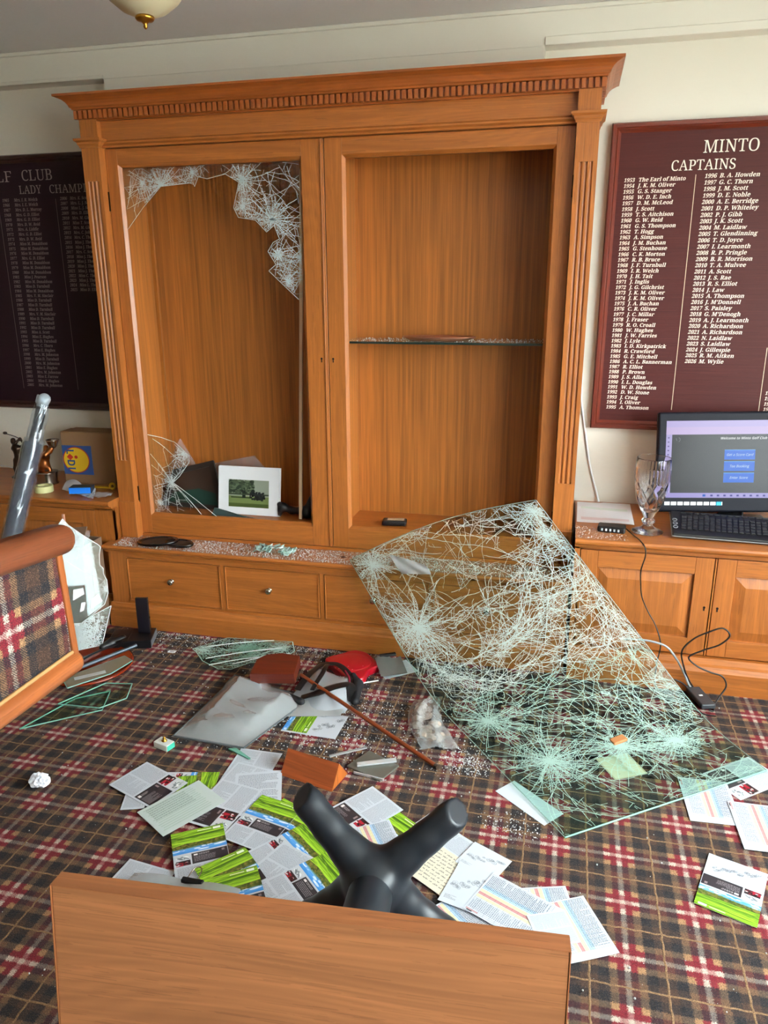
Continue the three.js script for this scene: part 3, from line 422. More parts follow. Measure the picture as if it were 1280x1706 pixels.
// ---------------------------------------------------------------- computer corner
{
  const t = thing('monitor', 'wide black monitor showing a purple-edged web page with blue buttons', 'monitor', [1.652, 0.587, -0.165], 0.10);
  const tilt = new THREE.Group(); tilt.name = 'display'; tilt.rotation.set(-0.13, 0, 0.03); tilt.position.y = 0.02; t.add(tilt);
  mesh('casing', new RoundedBoxGeometry(0.616, 0.405, 0.036, 2, 0.010).translate(0, 0.228, 0), phys({ color: 0x15161f, roughness: 0.5, specularIntensity: 0.35 }), tilt);
  const scr = canvasTex(1100, 620, (c, w, h) => {
    c.fillStyle = '#c3b8ee'; c.fillRect(0, 0, w, h); c.fillStyle = '#cbbdf2'; c.fillRect(0, 0, w, 50); c.fillStyle = '#d9c4f2'; c.fillRect(0, 50, w, 60);
    c.fillStyle = '#3e3f42'; c.fillRect(46, 110, w - 46, 470);
    c.fillStyle = '#b3a9e8'; c.fillRect(0, 580, w, 40);
    c.fillStyle = '#5a4a86'; c.font = '15px sans-serif'; c.fillText('■ ▬▬▬▬▬▬▬▬▬', 70, 40); c.fillStyle = '#b04a60'; c.fillText('▬▬▬▬▬▬▬▬▬', 250, 42); c.fillStyle = '#6b5fa0'; c.fillText('▬▬▬▬▬▬▬▬▬▬▬▬▬▬▬', 320, 84);
    for (let i = 0; i < 6; i++) c.fillRect(14, 130 + 34 * i, 12, 10);
    c.fillStyle = '#f2f2f2'; c.font = 'italic bold 26px sans-serif'; c.textAlign = 'center'; c.fillText('Welcome to Minto Golf Club', 590, 150);
    [['Get a Score Card', 232], ['Tee Booking', 324], ['Enter Score', 416]].forEach(([s, y]) => { c.fillStyle = '#0a6ce8'; c.fillRect(452, y, 232, 80); c.fillStyle = '#5ab0ff'; c.fillRect(452, y, 232, 6); c.fillStyle = '#dff0ff'; c.font = 'italic 27px sans-serif'; c.fillText(s, 568, y + 50); });
    c.textAlign = 'left'; c.fillStyle = '#4a43a0'; for (let i = 0; i < 12; i++) c.fillRect(360 + 50 * i, 594, 18, 14); c.fillStyle = '#2a62d0'; c.fillRect(300, 592, 22, 18);
    c.strokeStyle = '#8a8a90'; c.lineWidth = 3; c.beginPath(); c.arc(90, 150, 18, -1.2, 1.2); c.stroke(); c.beginPath(); c.moveTo(76, 138); c.lineTo(84, 160); c.stroke();
  });
  const sm = phys({ color: 0x050507, emissive: 0xffffff, emissiveMap: scr, emissiveIntensity: 0.8, roughness: 0.2, specularIntensity: 0.4 });
  mesh('screen', new THREE.BoxGeometry(0.552, 0.311, 0.002).translate(0, 0.241, 0.0185), sm, tilt);
  mesh('sticker_strip', (() => { const l = []; for (let i = 0; i < 9; i++) l.push(new THREE.BoxGeometry(0.021, 0.014, 0.0008).translate(-0.262 + 0.0255 * i, 0.062, 0.0184)); return merge(l); })(), white, tilt);
  mesh('sticker', new THREE.BoxGeometry(0.020, 0.015, 0.0008).translate(-0.262 + 0.0255 * 7.9, 0.062, 0.0188), std({ color: 0x2aa6d8, roughness: 0.6 }), tilt);
  mesh('stand', merge([new RoundedBoxGeometry(0.28, 0.014, 0.16, 2, 0.005).translate(0, 0.007, -0.01), new RoundedBoxGeometry(0.10, 0.22, 0.022, 2, 0.006).translate(0, 0.12, -0.035)]), blackGloss, t);
  const lamp = new THREE.RectAreaLight(0x9a90d0, 0.35, 0.55, 0.31); lamp.position.set(0.03, 0.26, 0.06); lamp.rotation.set(-0.13, PI, 0); t.add(lamp);
  const k = thing('keyboard', 'black multimedia keyboard propped in front of the monitor', 'keyboard', [1.628, 0.590, 0.110], -0.03); k.rotation.x = 0.27;
  mesh('keyboard_body', new RoundedBoxGeometry(0.475, 0.018, 0.172, 3, 0.008).translate(0, 0.009, -0.086), black, k);
  mesh('silver_rim', new RoundedBoxGeometry(0.479, 0.006, 0.176, 2, 0.003).translate(0, 0.006, -0.086), std({ color: 0x9a9ca0, metalness: 0.8, roughness: 0.35 }), k);
  const keys = []; for (let r = 0; r < 5; r++) for (let i = 0; i < 20; i++) { if (i === 15 && r % 2) continue; keys.push(new RoundedBoxGeometry(0.0165, 0.006, 0.0165, 1, 0.002).translate(-0.196 + 0.0205 * i + 0.002 * r, 0.0205, -0.045 - 0.0205 * r)); }
  for (let i = 0; i < 16; i++) keys.push(new RoundedBoxGeometry(0.018, 0.004, 0.008, 1, 0.002).translate(-0.19 + 0.025 * i, 0.0195, -0.157));
  mesh('keys', merge(keys), std({ color: 0x1c1c1f, roughness: 0.5 }), k).userData.kind = 'stuff';
  const badge = []; for (let i = 0; i < 3; i++) badge.push(new THREE.TorusGeometry(0.008, 0.0012, 6, 20).rotateX(PI / 2).translate(-0.224, 0.0185, -0.05 - 0.026 * i));
  mesh('side_buttons', merge(badge), std({ color: 0x9a9ca0, roughness: 0.4 }), k);
}
{ // crystal goblet
  const N = 120, prof = [[0.0, 0.0], [0.058, 0.001], [0.060, 0.005], [0.050, 0.010], [0.030, 0.018], [0.020, 0.028], [0.017, 0.034], [0.024, 0.041], [0.026, 0.047], [0.023, 0.053], [0.018, 0.059], [0.023, 0.070], [0.033, 0.090], [0.043, 0.112], [0.052, 0.138], [0.059, 0.165], [0.064, 0.195], [0.0665, 0.225], [0.0665, 0.255], [0.065, 0.282], [0.0635, 0.298]];
  const fine = []; const cv = new THREE.CatmullRomCurve3(prof.map((p) => V(p[0], p[1], 0))); for (let i = 0; i <= 130; i++) { const q = cv.getPoint(i / 130); fine.push([Math.max(0, q.x), Math.max(0, q.y)]); }
  const inn = [[0.0610, 0.299], [0.0615, 0.28], [0.0625, 0.25], [0.0620, 0.222], [0.0590, 0.19], [0.0535, 0.16], [0.0455, 0.132], [0.034, 0.108], [0.020, 0.092], [0.0, 0.086]];
  const g = lathe([...fine, ...inn], N), p = g.attributes.position, q = V(), L = fine.length + inn.length;
  for (let i = 0; i < p.count; i++) {
    q.fromBufferAttribute(p, i); const k = i % L; if (k >= fine.length) continue; const th = Math.atan2(q.z, q.x), y = q.y; let d = 0;
    if (y > 0.085 && y < 0.262) { const a = Math.abs(Math.sin(4 * th + 34 * y)), b = Math.abs(Math.sin(4 * th - 34 * y)), f = Math.abs(Math.sin(15 * th)); const m = Math.min(1, (y - 0.085) / 0.02); d = y > 0.205 ? 0.0028 * Math.pow(1 - f, 1.5) * (0.4 + 0.6 * Math.abs(Math.cos(2 * th))) : 0.0034 * Math.max(Math.pow(1 - a, 3), Math.pow(1 - b, 3)) * m; }
    else if (y < 0.02 && Math.hypot(q.x, q.z) > 0.02) d = 0.002 * Math.pow(1 - Math.abs(Math.sin(10 * th)), 2);
    else if (y > 0.034 && y < 0.056) d = 0.002 * (1 - Math.abs(Math.sin(6 * th)));
    const r = Math.hypot(q.x, q.z); if (r > 1e-4) p.setXYZ(i, q.x * (r - d) / r, q.y, q.z * (r - d) / r);
  }
  g.computeVertexNormals();
  const t = thing('crystal_goblet', 'cut crystal goblet standing in front of the monitor', 'goblet', [1.306, 0.5875, 0.040]);
  mesh('goblet_body', g, phys({ color: 0xffffff, transmission: 1, thickness: 0.05, roughness: 0.01, ior: 1.5 }), t);
}
{
  const h = thing('usb_hub', 'small flat black hub with a row of pale sockets on the worktop', 'hub', [1.170, 0.5875, 0.058], -0.12);
  mesh('hub_body', new RoundedBoxGeometry(0.106, 0.024, 0.062, 3, 0.008).translate(0, 0.012, 0), black, h);
  const s = []; for (let i = 0; i < 5; i++) s.push(new RoundedBoxGeometry(0.007, 0.010, 0.003, 1, 0.001).translate(-0.034 + 0.0155 * i, 0.012, 0.0305)); mesh('socket', merge(s), std({ color: 0xb8c4cc, roughness: 0.3 }), h);
  tag(mesh('cable', tube([[1.222, 0.600, 0.05], [1.25, 0.592, 0.11], [1.272, 0.590, 0.175], [1.286, 0.575, 0.200], [1.290, 0.545, 0.203], [1.280, 0.485, 0.198], [1.286, 0.42, 0.175], [1.296, 0.364, 0.17], [1.322, 0.31, 0.175], [1.352, 0.262, 0.19], [1.377, 0.191, 0.205], [1.368, 0.105, 0.22], [1.375, 0.02, 0.235], [1.42, 0.004, 0.25]], 0.0024, 90, 6), black), 'thin black cable hanging from the hub down the cupboard door', 'cable');
  const a = thing('power_adapter', 'dark grey adapter block lying on the carpet by the cupboard plinth', 'adapter', [1.530, 0.010, 0.275], 0.30);
  mesh('adapter_body', new RoundedBoxGeometry(0.055, 0.020, 0.135, 3, 0.006).translate(0, 0.008, 0), std({ color: 0x35383c, roughness: 0.45 }), a);
  mesh('label', new THREE.BoxGeometry(0.014, 0.0006, 0.008).translate(0, 0.0185, 0.0), white, a);
  mesh('plug', new RoundedBoxGeometry(0.02, 0.012, 0.03, 2, 0.004).translate(-0.008, 0.009, -0.08), std({ color: 0x8c9094, roughness: 0.4 }), a);
  tag(mesh('cable', tube([[1.24, 0.20, 0.215], [1.285, 0.206, 0.218], [1.34, 0.205, 0.22], [1.396, 0.190, 0.222], [1.44, 0.14, 0.224], [1.472, 0.084, 0.226], [1.495, 0.035, 0.22], [1.505, 0.02, 0.205]], 0.0042, 60, 8), std({ color: 0x9aa0a4, roughness: 0.45 })), 'thick grey cable arching from behind the fallen pane to the adapter', 'cable');
  tag(mesh('cable', tube([[1.515, 0.02, 0.205], [1.49, 0.06, 0.22], [1.463, 0.125, 0.235], [1.452, 0.185, 0.235], [1.487, 0.238, 0.235], [1.535, 0.268, 0.23], [1.588, 0.288, 0.225], [1.614, 0.262, 0.225], [1.585, 0.225, 0.23], [1.525, 0.192, 0.23], [1.478, 0.160, 0.235], [1.511, 0.128, 0.235], [1.56, 0.108, 0.235], [1.606, 0.094, 0.235], [1.622, 0.060, 0.24], [1.60, 0.025, 0.26], [1.575, 0.006, 0.30], [1.565, 0.006, 0.345], [1.55, 0.012, 0.35]], 0.0032, 140, 7), black), 'black looped cable standing up from the adapter against the cupboard', 'cable');
  tag(mesh('cable', tube([[1.44, 0.052, 0.215], [1.47, 0.04, 0.215], [1.495, 0.02, 0.225], [1.515, 0.006, 0.25], [1.50, 0.004, 0.33], [1.53, 0.004, 0.37], [1.57, 0.004, 0.375]], 0.003, 50, 6), black), 'short black lead curling under the adapter on the carpet', 'cable');
  tag(mesh('cable', tube([[1.022, 1.16, -0.365], [1.026, 1.05, -0.365], [1.044, 0.954, -0.365], [1.062, 0.86, -0.365], [1.083, 0.755, -0.365], [1.105, 0.68, -0.365], [1.125, 0.62, -0.36], [1.133, 0.592, -0.35]], 0.0042, 50, 8), white), 'white cable running down the wall beside the cabinet', 'cable');
  const p = sheet((u, v) => V(1.040 + 0.225 * u - 0.003 * v, 0.591 + 0.003 * Math.sin(u * 5 + 1) * Math.sin(v * 4) + (u > 0.48 ? 0.002 : 0) + 0.003 * (1 - v), -0.325 + 0.29 * v + 0.012 * u * v), 16, 12, 0.0006);
  const form = canvasTex(400, 512, (c, w, h) => { c.fillStyle = '#e3e4e8'; c.fillRect(0, 0, w, h); c.strokeStyle = '#b6bcc6'; for (let i = 0; i < 22; i++) { c.beginPath(); c.moveTo(20, 20 + 22 * i); c.lineTo(w - 20, 20 + 22 * i); c.stroke(); } c.fillStyle = 'rgba(200,150,150,0.35)'; c.fillRect(30, 60, 340, 60); c.fillStyle = 'rgba(150,190,150,0.25)'; c.fillRect(30, 320, 340, 60); });
  tag(mesh('paper', p, std({ map: form, roughness: 0.8 })), 'creased printed form lying on the worktop under the white cable', 'paper');
}

// ---------------------------------------------------------------- far left worktop
{
  const y = 0.5875;
  const logo = canvasTex(420, 420, (c, w, h) => {
    c.fillStyle = '#2c4f8e'; c.fillRect(0, 0, w, h); c.translate(w / 2, h / 2); c.beginPath(); c.arc(-20, 0, 190, 0, 2 * PI); c.fillStyle = '#b33524'; c.fill(); c.beginPath(); c.arc(-20, 0, 176, 0, 2 * PI); c.fillStyle = '#e6b81e'; c.fill();
    c.rotate(PI / 2); c.fillStyle = '#23458a'; c.font = 'bold 150px sans-serif'; c.textAlign = 'center'; c.fillText('L', -120, 150); c.fillText('D', 42, 150); c.fillText('L', 140, 150); c.fillStyle = '#c8301e'; c.beginPath(); c.arc(-42, 20, 24, 0, 2 * PI); c.fill(); c.save(); c.translate(-42, 105); c.rotate(PI / 4); c.fillRect(-34, -34, 68, 68); c.restore();
  });
  const b = thing('printed_carton', 'brown cardboard carton with a blue, yellow and red store logo', 'box', [-1.300, y, -0.225], 0.05);
  const card = std({ color: 0x94704e, roughness: 0.85 });
  mesh('carton_body', new RoundedBoxGeometry(0.275, 0.255, 0.14, 1, 0.003).translate(0, 0.1275, 0), card, b);
  mesh('logo_print', new THREE.BoxGeometry(0.158, 0.145, 0.0006).translate(-0.0575, 0.118, 0.0704), std({ map: logo, roughness: 0.6 }), b);
  mesh('flap', new THREE.BoxGeometry(0.272, 0.003, 0.09).translate(0, 0.2565, 0.02), card, b);

  const g = thing('golfer_statuette', 'dark bronze statuette of a golfer at the top of a swing', 'trophy', [-1.735, y, -0.20], 0.3);
  mesh('figure', blob([[0, 0.148, 0, 0.022, 0.004, 0.105, 0, 0.018], [0.004, 0.105, 0, 0.019, 0.0, 0.085, 0, 0.02], [-0.012, 0.088, 0, 0.014, -0.018, 0.048, 0.006, 0.010], [-0.018, 0.048, 0.006, 0.0095, -0.020, 0.014, 0, 0.007], [0.012, 0.088, 0, 0.014, 0.020, 0.05, 0.004, 0.010], [0.020, 0.05, 0.004, 0.0095, 0.026, 0.014, 0, 0.007], [-0.02, 0.012, 0.006, 0.006, -0.02, 0.010, 0.02, 0.005], [0.026, 0.012, 0.006, 0.006, 0.028, 0.010, 0.02, 0.005], [-0.012, 0.185, 0.002, 0.013, -0.012, 0.192, 0.002, 0.0125], [-0.006, 0.165, 0, 0.007, -0.01, 0.178, 0, 0.007], [0.018, 0.150, 0, 0.010, 0.040, 0.172, 0.004, 0.007], [0.040, 0.172, 0.004, 0.0065, 0.026, 0.200, 0.004, 0.005], [-0.018, 0.150, 0, 0.010, 0.004, 0.180, 0.018, 0.007], [0.004, 0.180, 0.018, 0.0065, 0.024, 0.201, 0.006, 0.005]], 56, 0.01), bronze, g);
  mesh('club', merge([tube([[0.030, 0.196, 0.005], [0, 0.212, 0.004], [-0.040, 0.226, 0.002]], 0.0022, 12, 6), new THREE.SphereGeometry(0.009, 14, 10).scale(1.2, 0.8, 0.8).translate(-0.046, 0.230, 0.002)]), bronze, g);
  mesh('base', merge([lathe([[0, 0], [0.042, 0], [0.044, 0.004], [0.036, 0.008], [0.034, 0.010], [0, 0.0105]], 28)]), bronze, g);
  const g2 = thing('golfer_statuette', 'shiny pewter golfer statuette on a broad silver banded base', 'trophy', [-1.512, y, -0.115], 0.2);
  mesh('base', lathe([[0, 0], [0.052, 0], [0.054, 0.006], [0.048, 0.010], [0.050, 0.052], [0.054, 0.056], [0.054, 0.062], [0.040, 0.066], [0, 0.067]], 36), pewter, g2);
  mesh('figure', blob([[0.0, 0.13, 0, 0.024, -0.012, 0.095, 0.004, 0.022], [-0.012, 0.095, 0.004, 0.020, -0.024, 0.07, 0.004, 0.014], [0.004, 0.10, 0, 0.016, 0.018, 0.07, 0, 0.011], [0.008, 0.145, 0, 0.016, 0.034, 0.165, 0.012, 0.012], [0.034, 0.165, 0.012, 0.011, 0.050, 0.185, 0.01, 0.010], [-0.012, 0.14, 0.004, 0.015, 0.02, 0.150, 0.03, 0.010], [0.02, 0.15, 0.03, 0.009, 0.048, 0.178, 0.016, 0.007], [0.010, 0.165, 0, 0.010, 0.014, 0.180, 0.002, 0.014]], 52, 0.014), copper, g2);
  mesh('cup', lathe([[0.0005, 0.178], [0.010, 0.180], [0.018, 0.188], [0.024, 0.202], [0.030, 0.216], [0.031, 0.221], [0.028, 0.219], [0.021, 0.204], [0.014, 0.191], [0.0005, 0.184]], 28).translate(0.056, 0.002, 0.012), pewter, g2);
  tag(mesh('tape_roll', lathe([[0.028, 0], [0.040, 0], [0.042, 0.002], [0.042, 0.030], [0.040, 0.032], [0.028, 0.032], [0.027, 0.030], [0.027, 0.002], [0.028, 0]], 44), std({ color: 0xc6c48a, roughness: 0.55 })).translateX(-1.425).translateY(y).translateZ(0.028), 'roll of pale yellow-green masking tape beside the silver base', 'tape');
  const r = rngOf(31);
  tag(mesh('paper', sheet((u, v) => V(-1.41 + 0.245 * u + 0.05 * v, y + 0.004 + 0.020 * Math.abs(Math.sin(u * 5 + v * 2)) * (1 - v) + 0.012 * (1 - v) * (1 - u), -0.135 + 0.135 * u + 0.12 * v - 0.02 * u * v), 18, 12, 0.0006), std({ color: 0xd4dae4, roughness: 0.7 })), 'crumpled white paper under the blue box at far left', 'paper');
  const bb = thing('small_box', 'small box with bright blue side lying on the crumpled paper', 'box', [-1.215, y + 0.012, 0.035], 0.30);
  mesh('box_body', new RoundedBoxGeometry(0.100, 0.030, 0.062, 1, 0.002).translate(0, 0.015, 0), std({ color: 0x1c2230, roughness: 0.5 }), bb);
  mesh('blue_side', new THREE.BoxGeometry(0.098, 0.028, 0.001).translate(0, 0.015, 0.0313), std({ color: 0x1f7be0, roughness: 0.45 }), bb);
  tag(mesh('plastic_wrap', sheet((u, v) => V(-1.155 + 0.095 * u, y + 0.004 + 0.012 * Math.abs(Math.sin(7 * u + 5 * v)), 0.028 + 0.075 * v - 0.02 * u), 16, 10, 0.0004), film), 'crumpled clear wrapper at the right end of the left worktop', 'wrapper');
  const ye = thing('tape_measure', 'yellow strip with a small yellow coil in front of the carton', 'tape measure', [-1.22, y, -0.10]);
  mesh('strip', box(0.15, 0.006, 0.018, [-0.0, 0.003, 0.0]), std({ color: 0xc9a21e, roughness: 0.5 }), ye); mesh('coil', new THREE.TorusGeometry(0.013, 0.006, 8, 22).translate(0.098, 0.019, 0.03), std({ color: 0xd0a41c, roughness: 0.4 }), ye);
  tag(mesh('cable', tube([[-2.2, 0.60, -0.345], [-2.0, 0.606, -0.345], [-1.88, 0.595, -0.34], [-1.80, 0.591, -0.32]], 0.003, 30, 6), white), 'white cable trailing along the back of the left worktop', 'cable');
}
{ // plastic wrapped tube leaning against the left worktop
  const A = V(-1.216, 1.065, 0.215), B = V(-1.385, 0.0, 0.60), d = A.clone().sub(B), L = d.length();
  const t = thing('wrapped_tube', 'long dark blue tube in shiny plastic wrap leaning at far left', 'tube', B.toArray()); t.quaternion.setFromUnitVectors(V(0, 1, 0), d.clone().normalize());
  const r = rngOf(41), j = L - 0.20;
  mesh('tube_body', new THREE.CylinderGeometry(0.036, 0.037, j, 32).translate(0, j / 2 + 0.004, 0), phys({ color: 0x141c30, roughness: 0.28, clearcoat: 0.8 }), t);
  mesh('inner_tube', new THREE.CylinderGeometry(0.021, 0.021, 0.24, 26).translate(0, L - 0.14, 0), phys({ color: 0x10151e, roughness: 0.3, clearcoat: 0.6 }), t);
  const wrap = (r0, r1, y0, y1, n) => { const g = new THREE.CylinderGeometry(r1, r0, y1 - y0, 40, 44, true).translate(0, (y0 + y1) / 2, 0), p = g.attributes.position; for (let i = 0; i < p.count; i++) { const x = p.getX(i), y = p.getY(i), z = p.getZ(i), th = Math.atan2(z, x), k = 1 + n * (Math.abs(Math.sin(3 * th + 9 * y + Math.sin(30 * y))) * 0.6 + Math.abs(Math.sin(2 * th - 21 * y)) * 0.5); p.setX(i, x * k); p.setZ(i, z * k); } g.computeVertexNormals(); return g; };
  const wm = phys({ color: 0xf2f6fa, transmission: 0.94, thickness: 0, roughness: 0.06, ior: 1.5 });
  mesh('plastic_wrap', wrap(0.039, 0.038, 0.02, j + 0.02, 0.16), wm, t); mesh('plastic_wrap', wrap(0.028, 0.024, j, L - 0.03, 0.35), wm, t);
  mesh('crumpled_end', blob([[0, L - 0.035, 0, 0.022, 0.004, L - 0.005, 0, 0.026], [0.018, L - 0.02, 0.008, 0.012, 0.024, L - 0.004, 0.004, 0.010], [-0.022, L - 0.02, 0.004, 0.010, -0.028, L + 0.004, 0, 0.007]], 30, 0.01), phys({ color: 0xdde8ee, transmission: 0.6, thickness: 0, roughness: 0.1 }), t);
}

// ---------------------------------------------------------------- fallen laminated pane: flat on the carpet, then rising to the ledge
{
  const BL = V(1.040, 0.006, 1.155), FL = V(0.528, 0.015, 0.499), TL = V(0.129, 0.426, 0.184), BR = V(1.673, 0.006, 0.685), FR = V(1.521, 0.02, 0.452), TR = V(0.876, 0.741, 0.22);
  const bent = (P0, F, P1, tf, w, t) => { const lin = (q) => (q < tf ? P0.clone().lerp(F, q / tf) : F.clone().lerp(P1, (q - tf) / (1 - tf))); if (Math.abs(t - tf) >= w) return lin(t); const s = (t - tf + w) / (2 * w); return lin(tf - w).multiplyScalar((1 - s) ** 2).addScaledVector(F, 2 * s * (1 - s)).addScaledVector(lin(tf + w), s * s); };
  const S = (a, b) => { const l = bent(BL, FL, TL, 0.59, 0.12, b), r = bent(BR, FR, TR, 0.26, 0.12, b); l.lerp(r, a); l.y += 0.04 * Math.sin(PI * Math.min(1, Math.max(0, a))) * Math.pow(Math.max(0, b), 4); return l; };
  const W = 0.79, L = 1.45;
  const map = (x, y) => { const a = x / W, b = y / L, e = 0.004, p = S(a, b), n = S(a + e, b).sub(S(a - e, b)).cross(S(a, b + e).sub(S(a, b - e))).normalize(); return { p, n }; };
  const t = thing('fallen_glass_pane', 'big crazed sheet of safety glass slumped from the cabinet onto the carpet', 'glass pane');
  mesh('glass_sheet', sheet(S, 40, 80, 0.006), pane, t);
  const n = Net(77, (x, y) => x > 0.001 && x < W - 0.001 && y > 0.001 && y < L - 0.001);
  const I = (a, b, ...r) => n.impact(a * W, b * L, ...r), B = (a0, b0, a1, b1, ...r) => n.band(a0 * W, b0 * L, a1 * W, b1 * L, ...r);
  I(0.09, 0.96, 46, 0.20, 0.040, 0.0020); I(0.13, 0.76, 60, 0.24, 0.045, 0.0021); I(0.13, 0.42, 54, 0.22, 0.042, 0.0020); I(0.21, 0.23, 56, 0.24, 0.045, 0.0022); I(0.54, 0.225, 50, 0.24, 0.04, 0.0020); I(0.78, 0.20, 54, 0.20, 0.055, 0.0020); I(0.93, 0.89, 26, 0.22, 0.02, 0.0018); I(0.955, 0.965, 26, 0.22, 0.018, 0.0018);
  B(0.16, 0.74, 0.92, 0.76, 7, 0.03, 0.0018); B(0.03, 0.60, 0.92, 0.70, 13, 0.045, 0.0018); B(0.06, 0.52, 0.92, 0.60, 12, 0.04, 0.0018); B(0.28, 0.61, 0.92, 0.725, 9, 0.035, 0.0018); B(0.2, 0.44, 0.98, 0.54, 9, 0.05, 0.0017); B(0.02, 0.68, 0.30, 0.50, 12, 0.04, 0.0017); B(0.05, 0.92, 0.10, 0.60, 16, 0.05, 0.0016); B(0.97, 0.99, 0.96, 0.25, 22, 0.035, 0.0017); B(0.05, 0.995, 0.98, 0.99, 8, 0.010, 0.0018); B(0.08, 0.97, 0.40, 0.93, 5, 0.04, 0.0015); B(0.55, 0.975, 0.99, 0.95, 5, 0.02, 0.0016); B(0.70, 0.82, 0.97, 0.86, 6, 0.04, 0.0016); B(0.12, 0.42, 0.5, 0.30, 8, 0.05, 0.0017); B(0.21, 0.23, 0.03, 0.02, 6, 0.03, 0.0020); B(0.21, 0.23, 0.35, 0.02, 5, 0.03, 0.0019); B(0.2, 0.22, 0.54, 0.225, 7, 0.035, 0.0019); B(0.54, 0.22, 0.8, 0.2, 12, 0.05, 0.0018); B(0.54, 0.22, 0.72, 0.01, 4, 0.03, 0.0019); B(0.7, 0.45, 0.8, 0.2, 9, 0.06, 0.0016); B(0.45, 0.42, 0.55, 0.24, 7, 0.06, 0.0016); B(0.5, 0.015, 0.99, 0.02, 8, 0.02, 0.0018);
  for (let i = 0; i < 80; i++) n.walk(n.r() * W, n.r() * L, (n.r() - 0.4) * 1.1 + (n.r() < 0.3 ? 1.4 : 0), 0.10 + 0.25 * n.r(), 0.016, 0.45, 0.0013, 0.15);
  for (let i = 0; i < 210; i++) n.walk(n.r() * W, n.r() * L, n.r() * 2 * PI, 0.03 + 0.06 * n.r(), 0.012, 0.6, 0.0011, 0.14);
  n.segs.forEach((s) => { s[4] *= 0.92; }); const low = n.segs.filter((s) => s[1] < 0.52 * L), up = n.segs.filter((s) => s[1] >= 0.52 * L);
  const a = mesh('crack_lines', crackGeo(low, map, 0.0032, 0.0008), crackGreen, t), b = mesh('crack_lines', crackGeo(up, map, 0.0032, 0.0008), crack, t);
  a.userData.kind = b.userData.kind = 'stuff';
  // green polished edges
  const er = (f, k, r = 0.0013) => { const pts = []; for (let i = 0; i <= k; i++) { const q = f(i / k); pts.push([q.x, q.y, q.z]); } return tube(pts, r, k * 2, 6); };
  mesh('polished_edge', er((s) => S(s, 0), 20, 0.003), paneEdge, t); mesh('polished_edge', er((s) => S(0, s), 40), paneEdgePale, t); mesh('polished_edge', er((s) => S(1, s), 40), paneEdgePale, t); mesh('polished_edge', er((s) => S(s, 1), 20), paneEdgePale, t);
  const hole = S(0.545, 0.235); // torn hole showing a chip of wood
  tag(mesh('wood_chip', new RoundedBoxGeometry(0.055, 0.012, 0.030, 1, 0.004), std({ color: 0xb87a4a, roughness: 0.6 }), scene, [hole.x - 0.004, hole.y + 0.009, hole.z - 0.012], [0.05, 0.6, 0.1]), 'small splinter of wood on the crazed pane near the beige sheet', 'splinter');
  tag(mesh('plastic_scrap', sheet((u, v) => { const q = map((0.20 + 0.13 * u) * W, (0.905 - 0.03 * u + 0.06 * v * (1 - 0.5 * u)) * L); return q.p.addScaledVector(q.n, 0.006 + 0.010 * Math.abs(Math.sin(5 * u + 3 * v))); }, 10, 8, 0.0005), filmMilk), 'crumpled scrap of clear plastic stuck near the top of the fallen pane', 'plastic scrap');
}

// ---------------------------------------------------------------- printed papers on the carpet
const P = {};
function photoArt(c, x, y, w, h, seed, flip) {
  const r = rngOf(seed); c.save(); c.translate(x, y); if (flip) { c.translate(w, h); c.rotate(PI); } c.beginPath(); c.rect(0, 0, w, h); c.clip();
  const g = c.createLinearGradient(0, 0, 0, h); g.addColorStop(0, '#2f86d8'); g.addColorStop(0.16, '#6fb4ea'); g.addColorStop(0.26, '#51602c'); g.addColorStop(0.42, '#5d6a2a'); g.addColorStop(0.5, '#7aa024'); g.addColorStop(1, '#6f9c1e'); c.fillStyle = g; c.fillRect(0, 0, w, h);
  for (let i = 0; i < 26; i++) { c.fillStyle = r() < 0.5 ? 'rgba(240,246,252,0.75)' : 'rgba(60,140,220,0.6)'; c.beginPath(); c.ellipse(r() * w, h * (0.04 + 0.16 * r()), 18 + 26 * r(), 4 + 7 * r(), 0, 0, 2 * PI); c.fill(); }
  for (let i = 0; i < 240; i++) { c.fillStyle = ['#46561f', '#6b6a2e', '#3b4a1a', '#7d7238', '#55651f'][Math.floor(r() * 5)]; c.beginPath(); c.ellipse(r() * w, h * (0.24 + 0.22 * r() * (0.4 + 0.6 * r())), 6 + 12 * r(), 4 + 8 * r(), 0, 0, 2 * PI); c.fill(); }
  for (let i = 0; i < 150; i++) { c.strokeStyle = ['#8fc02a', '#5f8a18', '#a7d238', '#436b12', '#76a81e'][Math.floor(r() * 5)]; c.lineWidth = 2 + 7 * r(); const yy = h * (0.46 + 0.55 * r()); c.beginPath(); c.moveTo(-10, yy); c.bezierCurveTo(w * 0.3, yy - 26 + 40 * r(), w * 0.6, yy - 26 + 40 * r(), w + 10, yy - 30 + 60 * r()); c.stroke(); }
  c.restore(); c.save(); c.translate(x, y); if (flip) { c.fillStyle = 'rgba(245,250,240,0.9)'; c.fillRect(w * 0.80, h * 0.06, w * 0.14, h * 0.10); c.fillRect(w * 0.50, h * 0.09, w * 0.26, h * 0.03); } else { c.fillStyle = 'rgba(245,250,240,0.9)'; c.fillRect(w * 0.08, h * 0.84, w * 0.14, h * 0.10); c.fillRect(w * 0.26, h * 0.88, w * 0.26, h * 0.03); } c.restore();
}
const words = (c, x, y, w, h, lh, col, seed) => { const r = rngOf(seed); c.fillStyle = col; for (let yy = y; yy < y + h - lh * 0.5; yy += lh) { let xx = x; const end = x + w * (r() < 0.15 ? 0.4 + 0.4 * r() : 0.94 + 0.06 * r()); while (xx < end) { const l = 5 + 16 * r(); c.fillRect(xx, yy, Math.min(l, end - xx), lh * 0.38); xx += l + 4; } } };
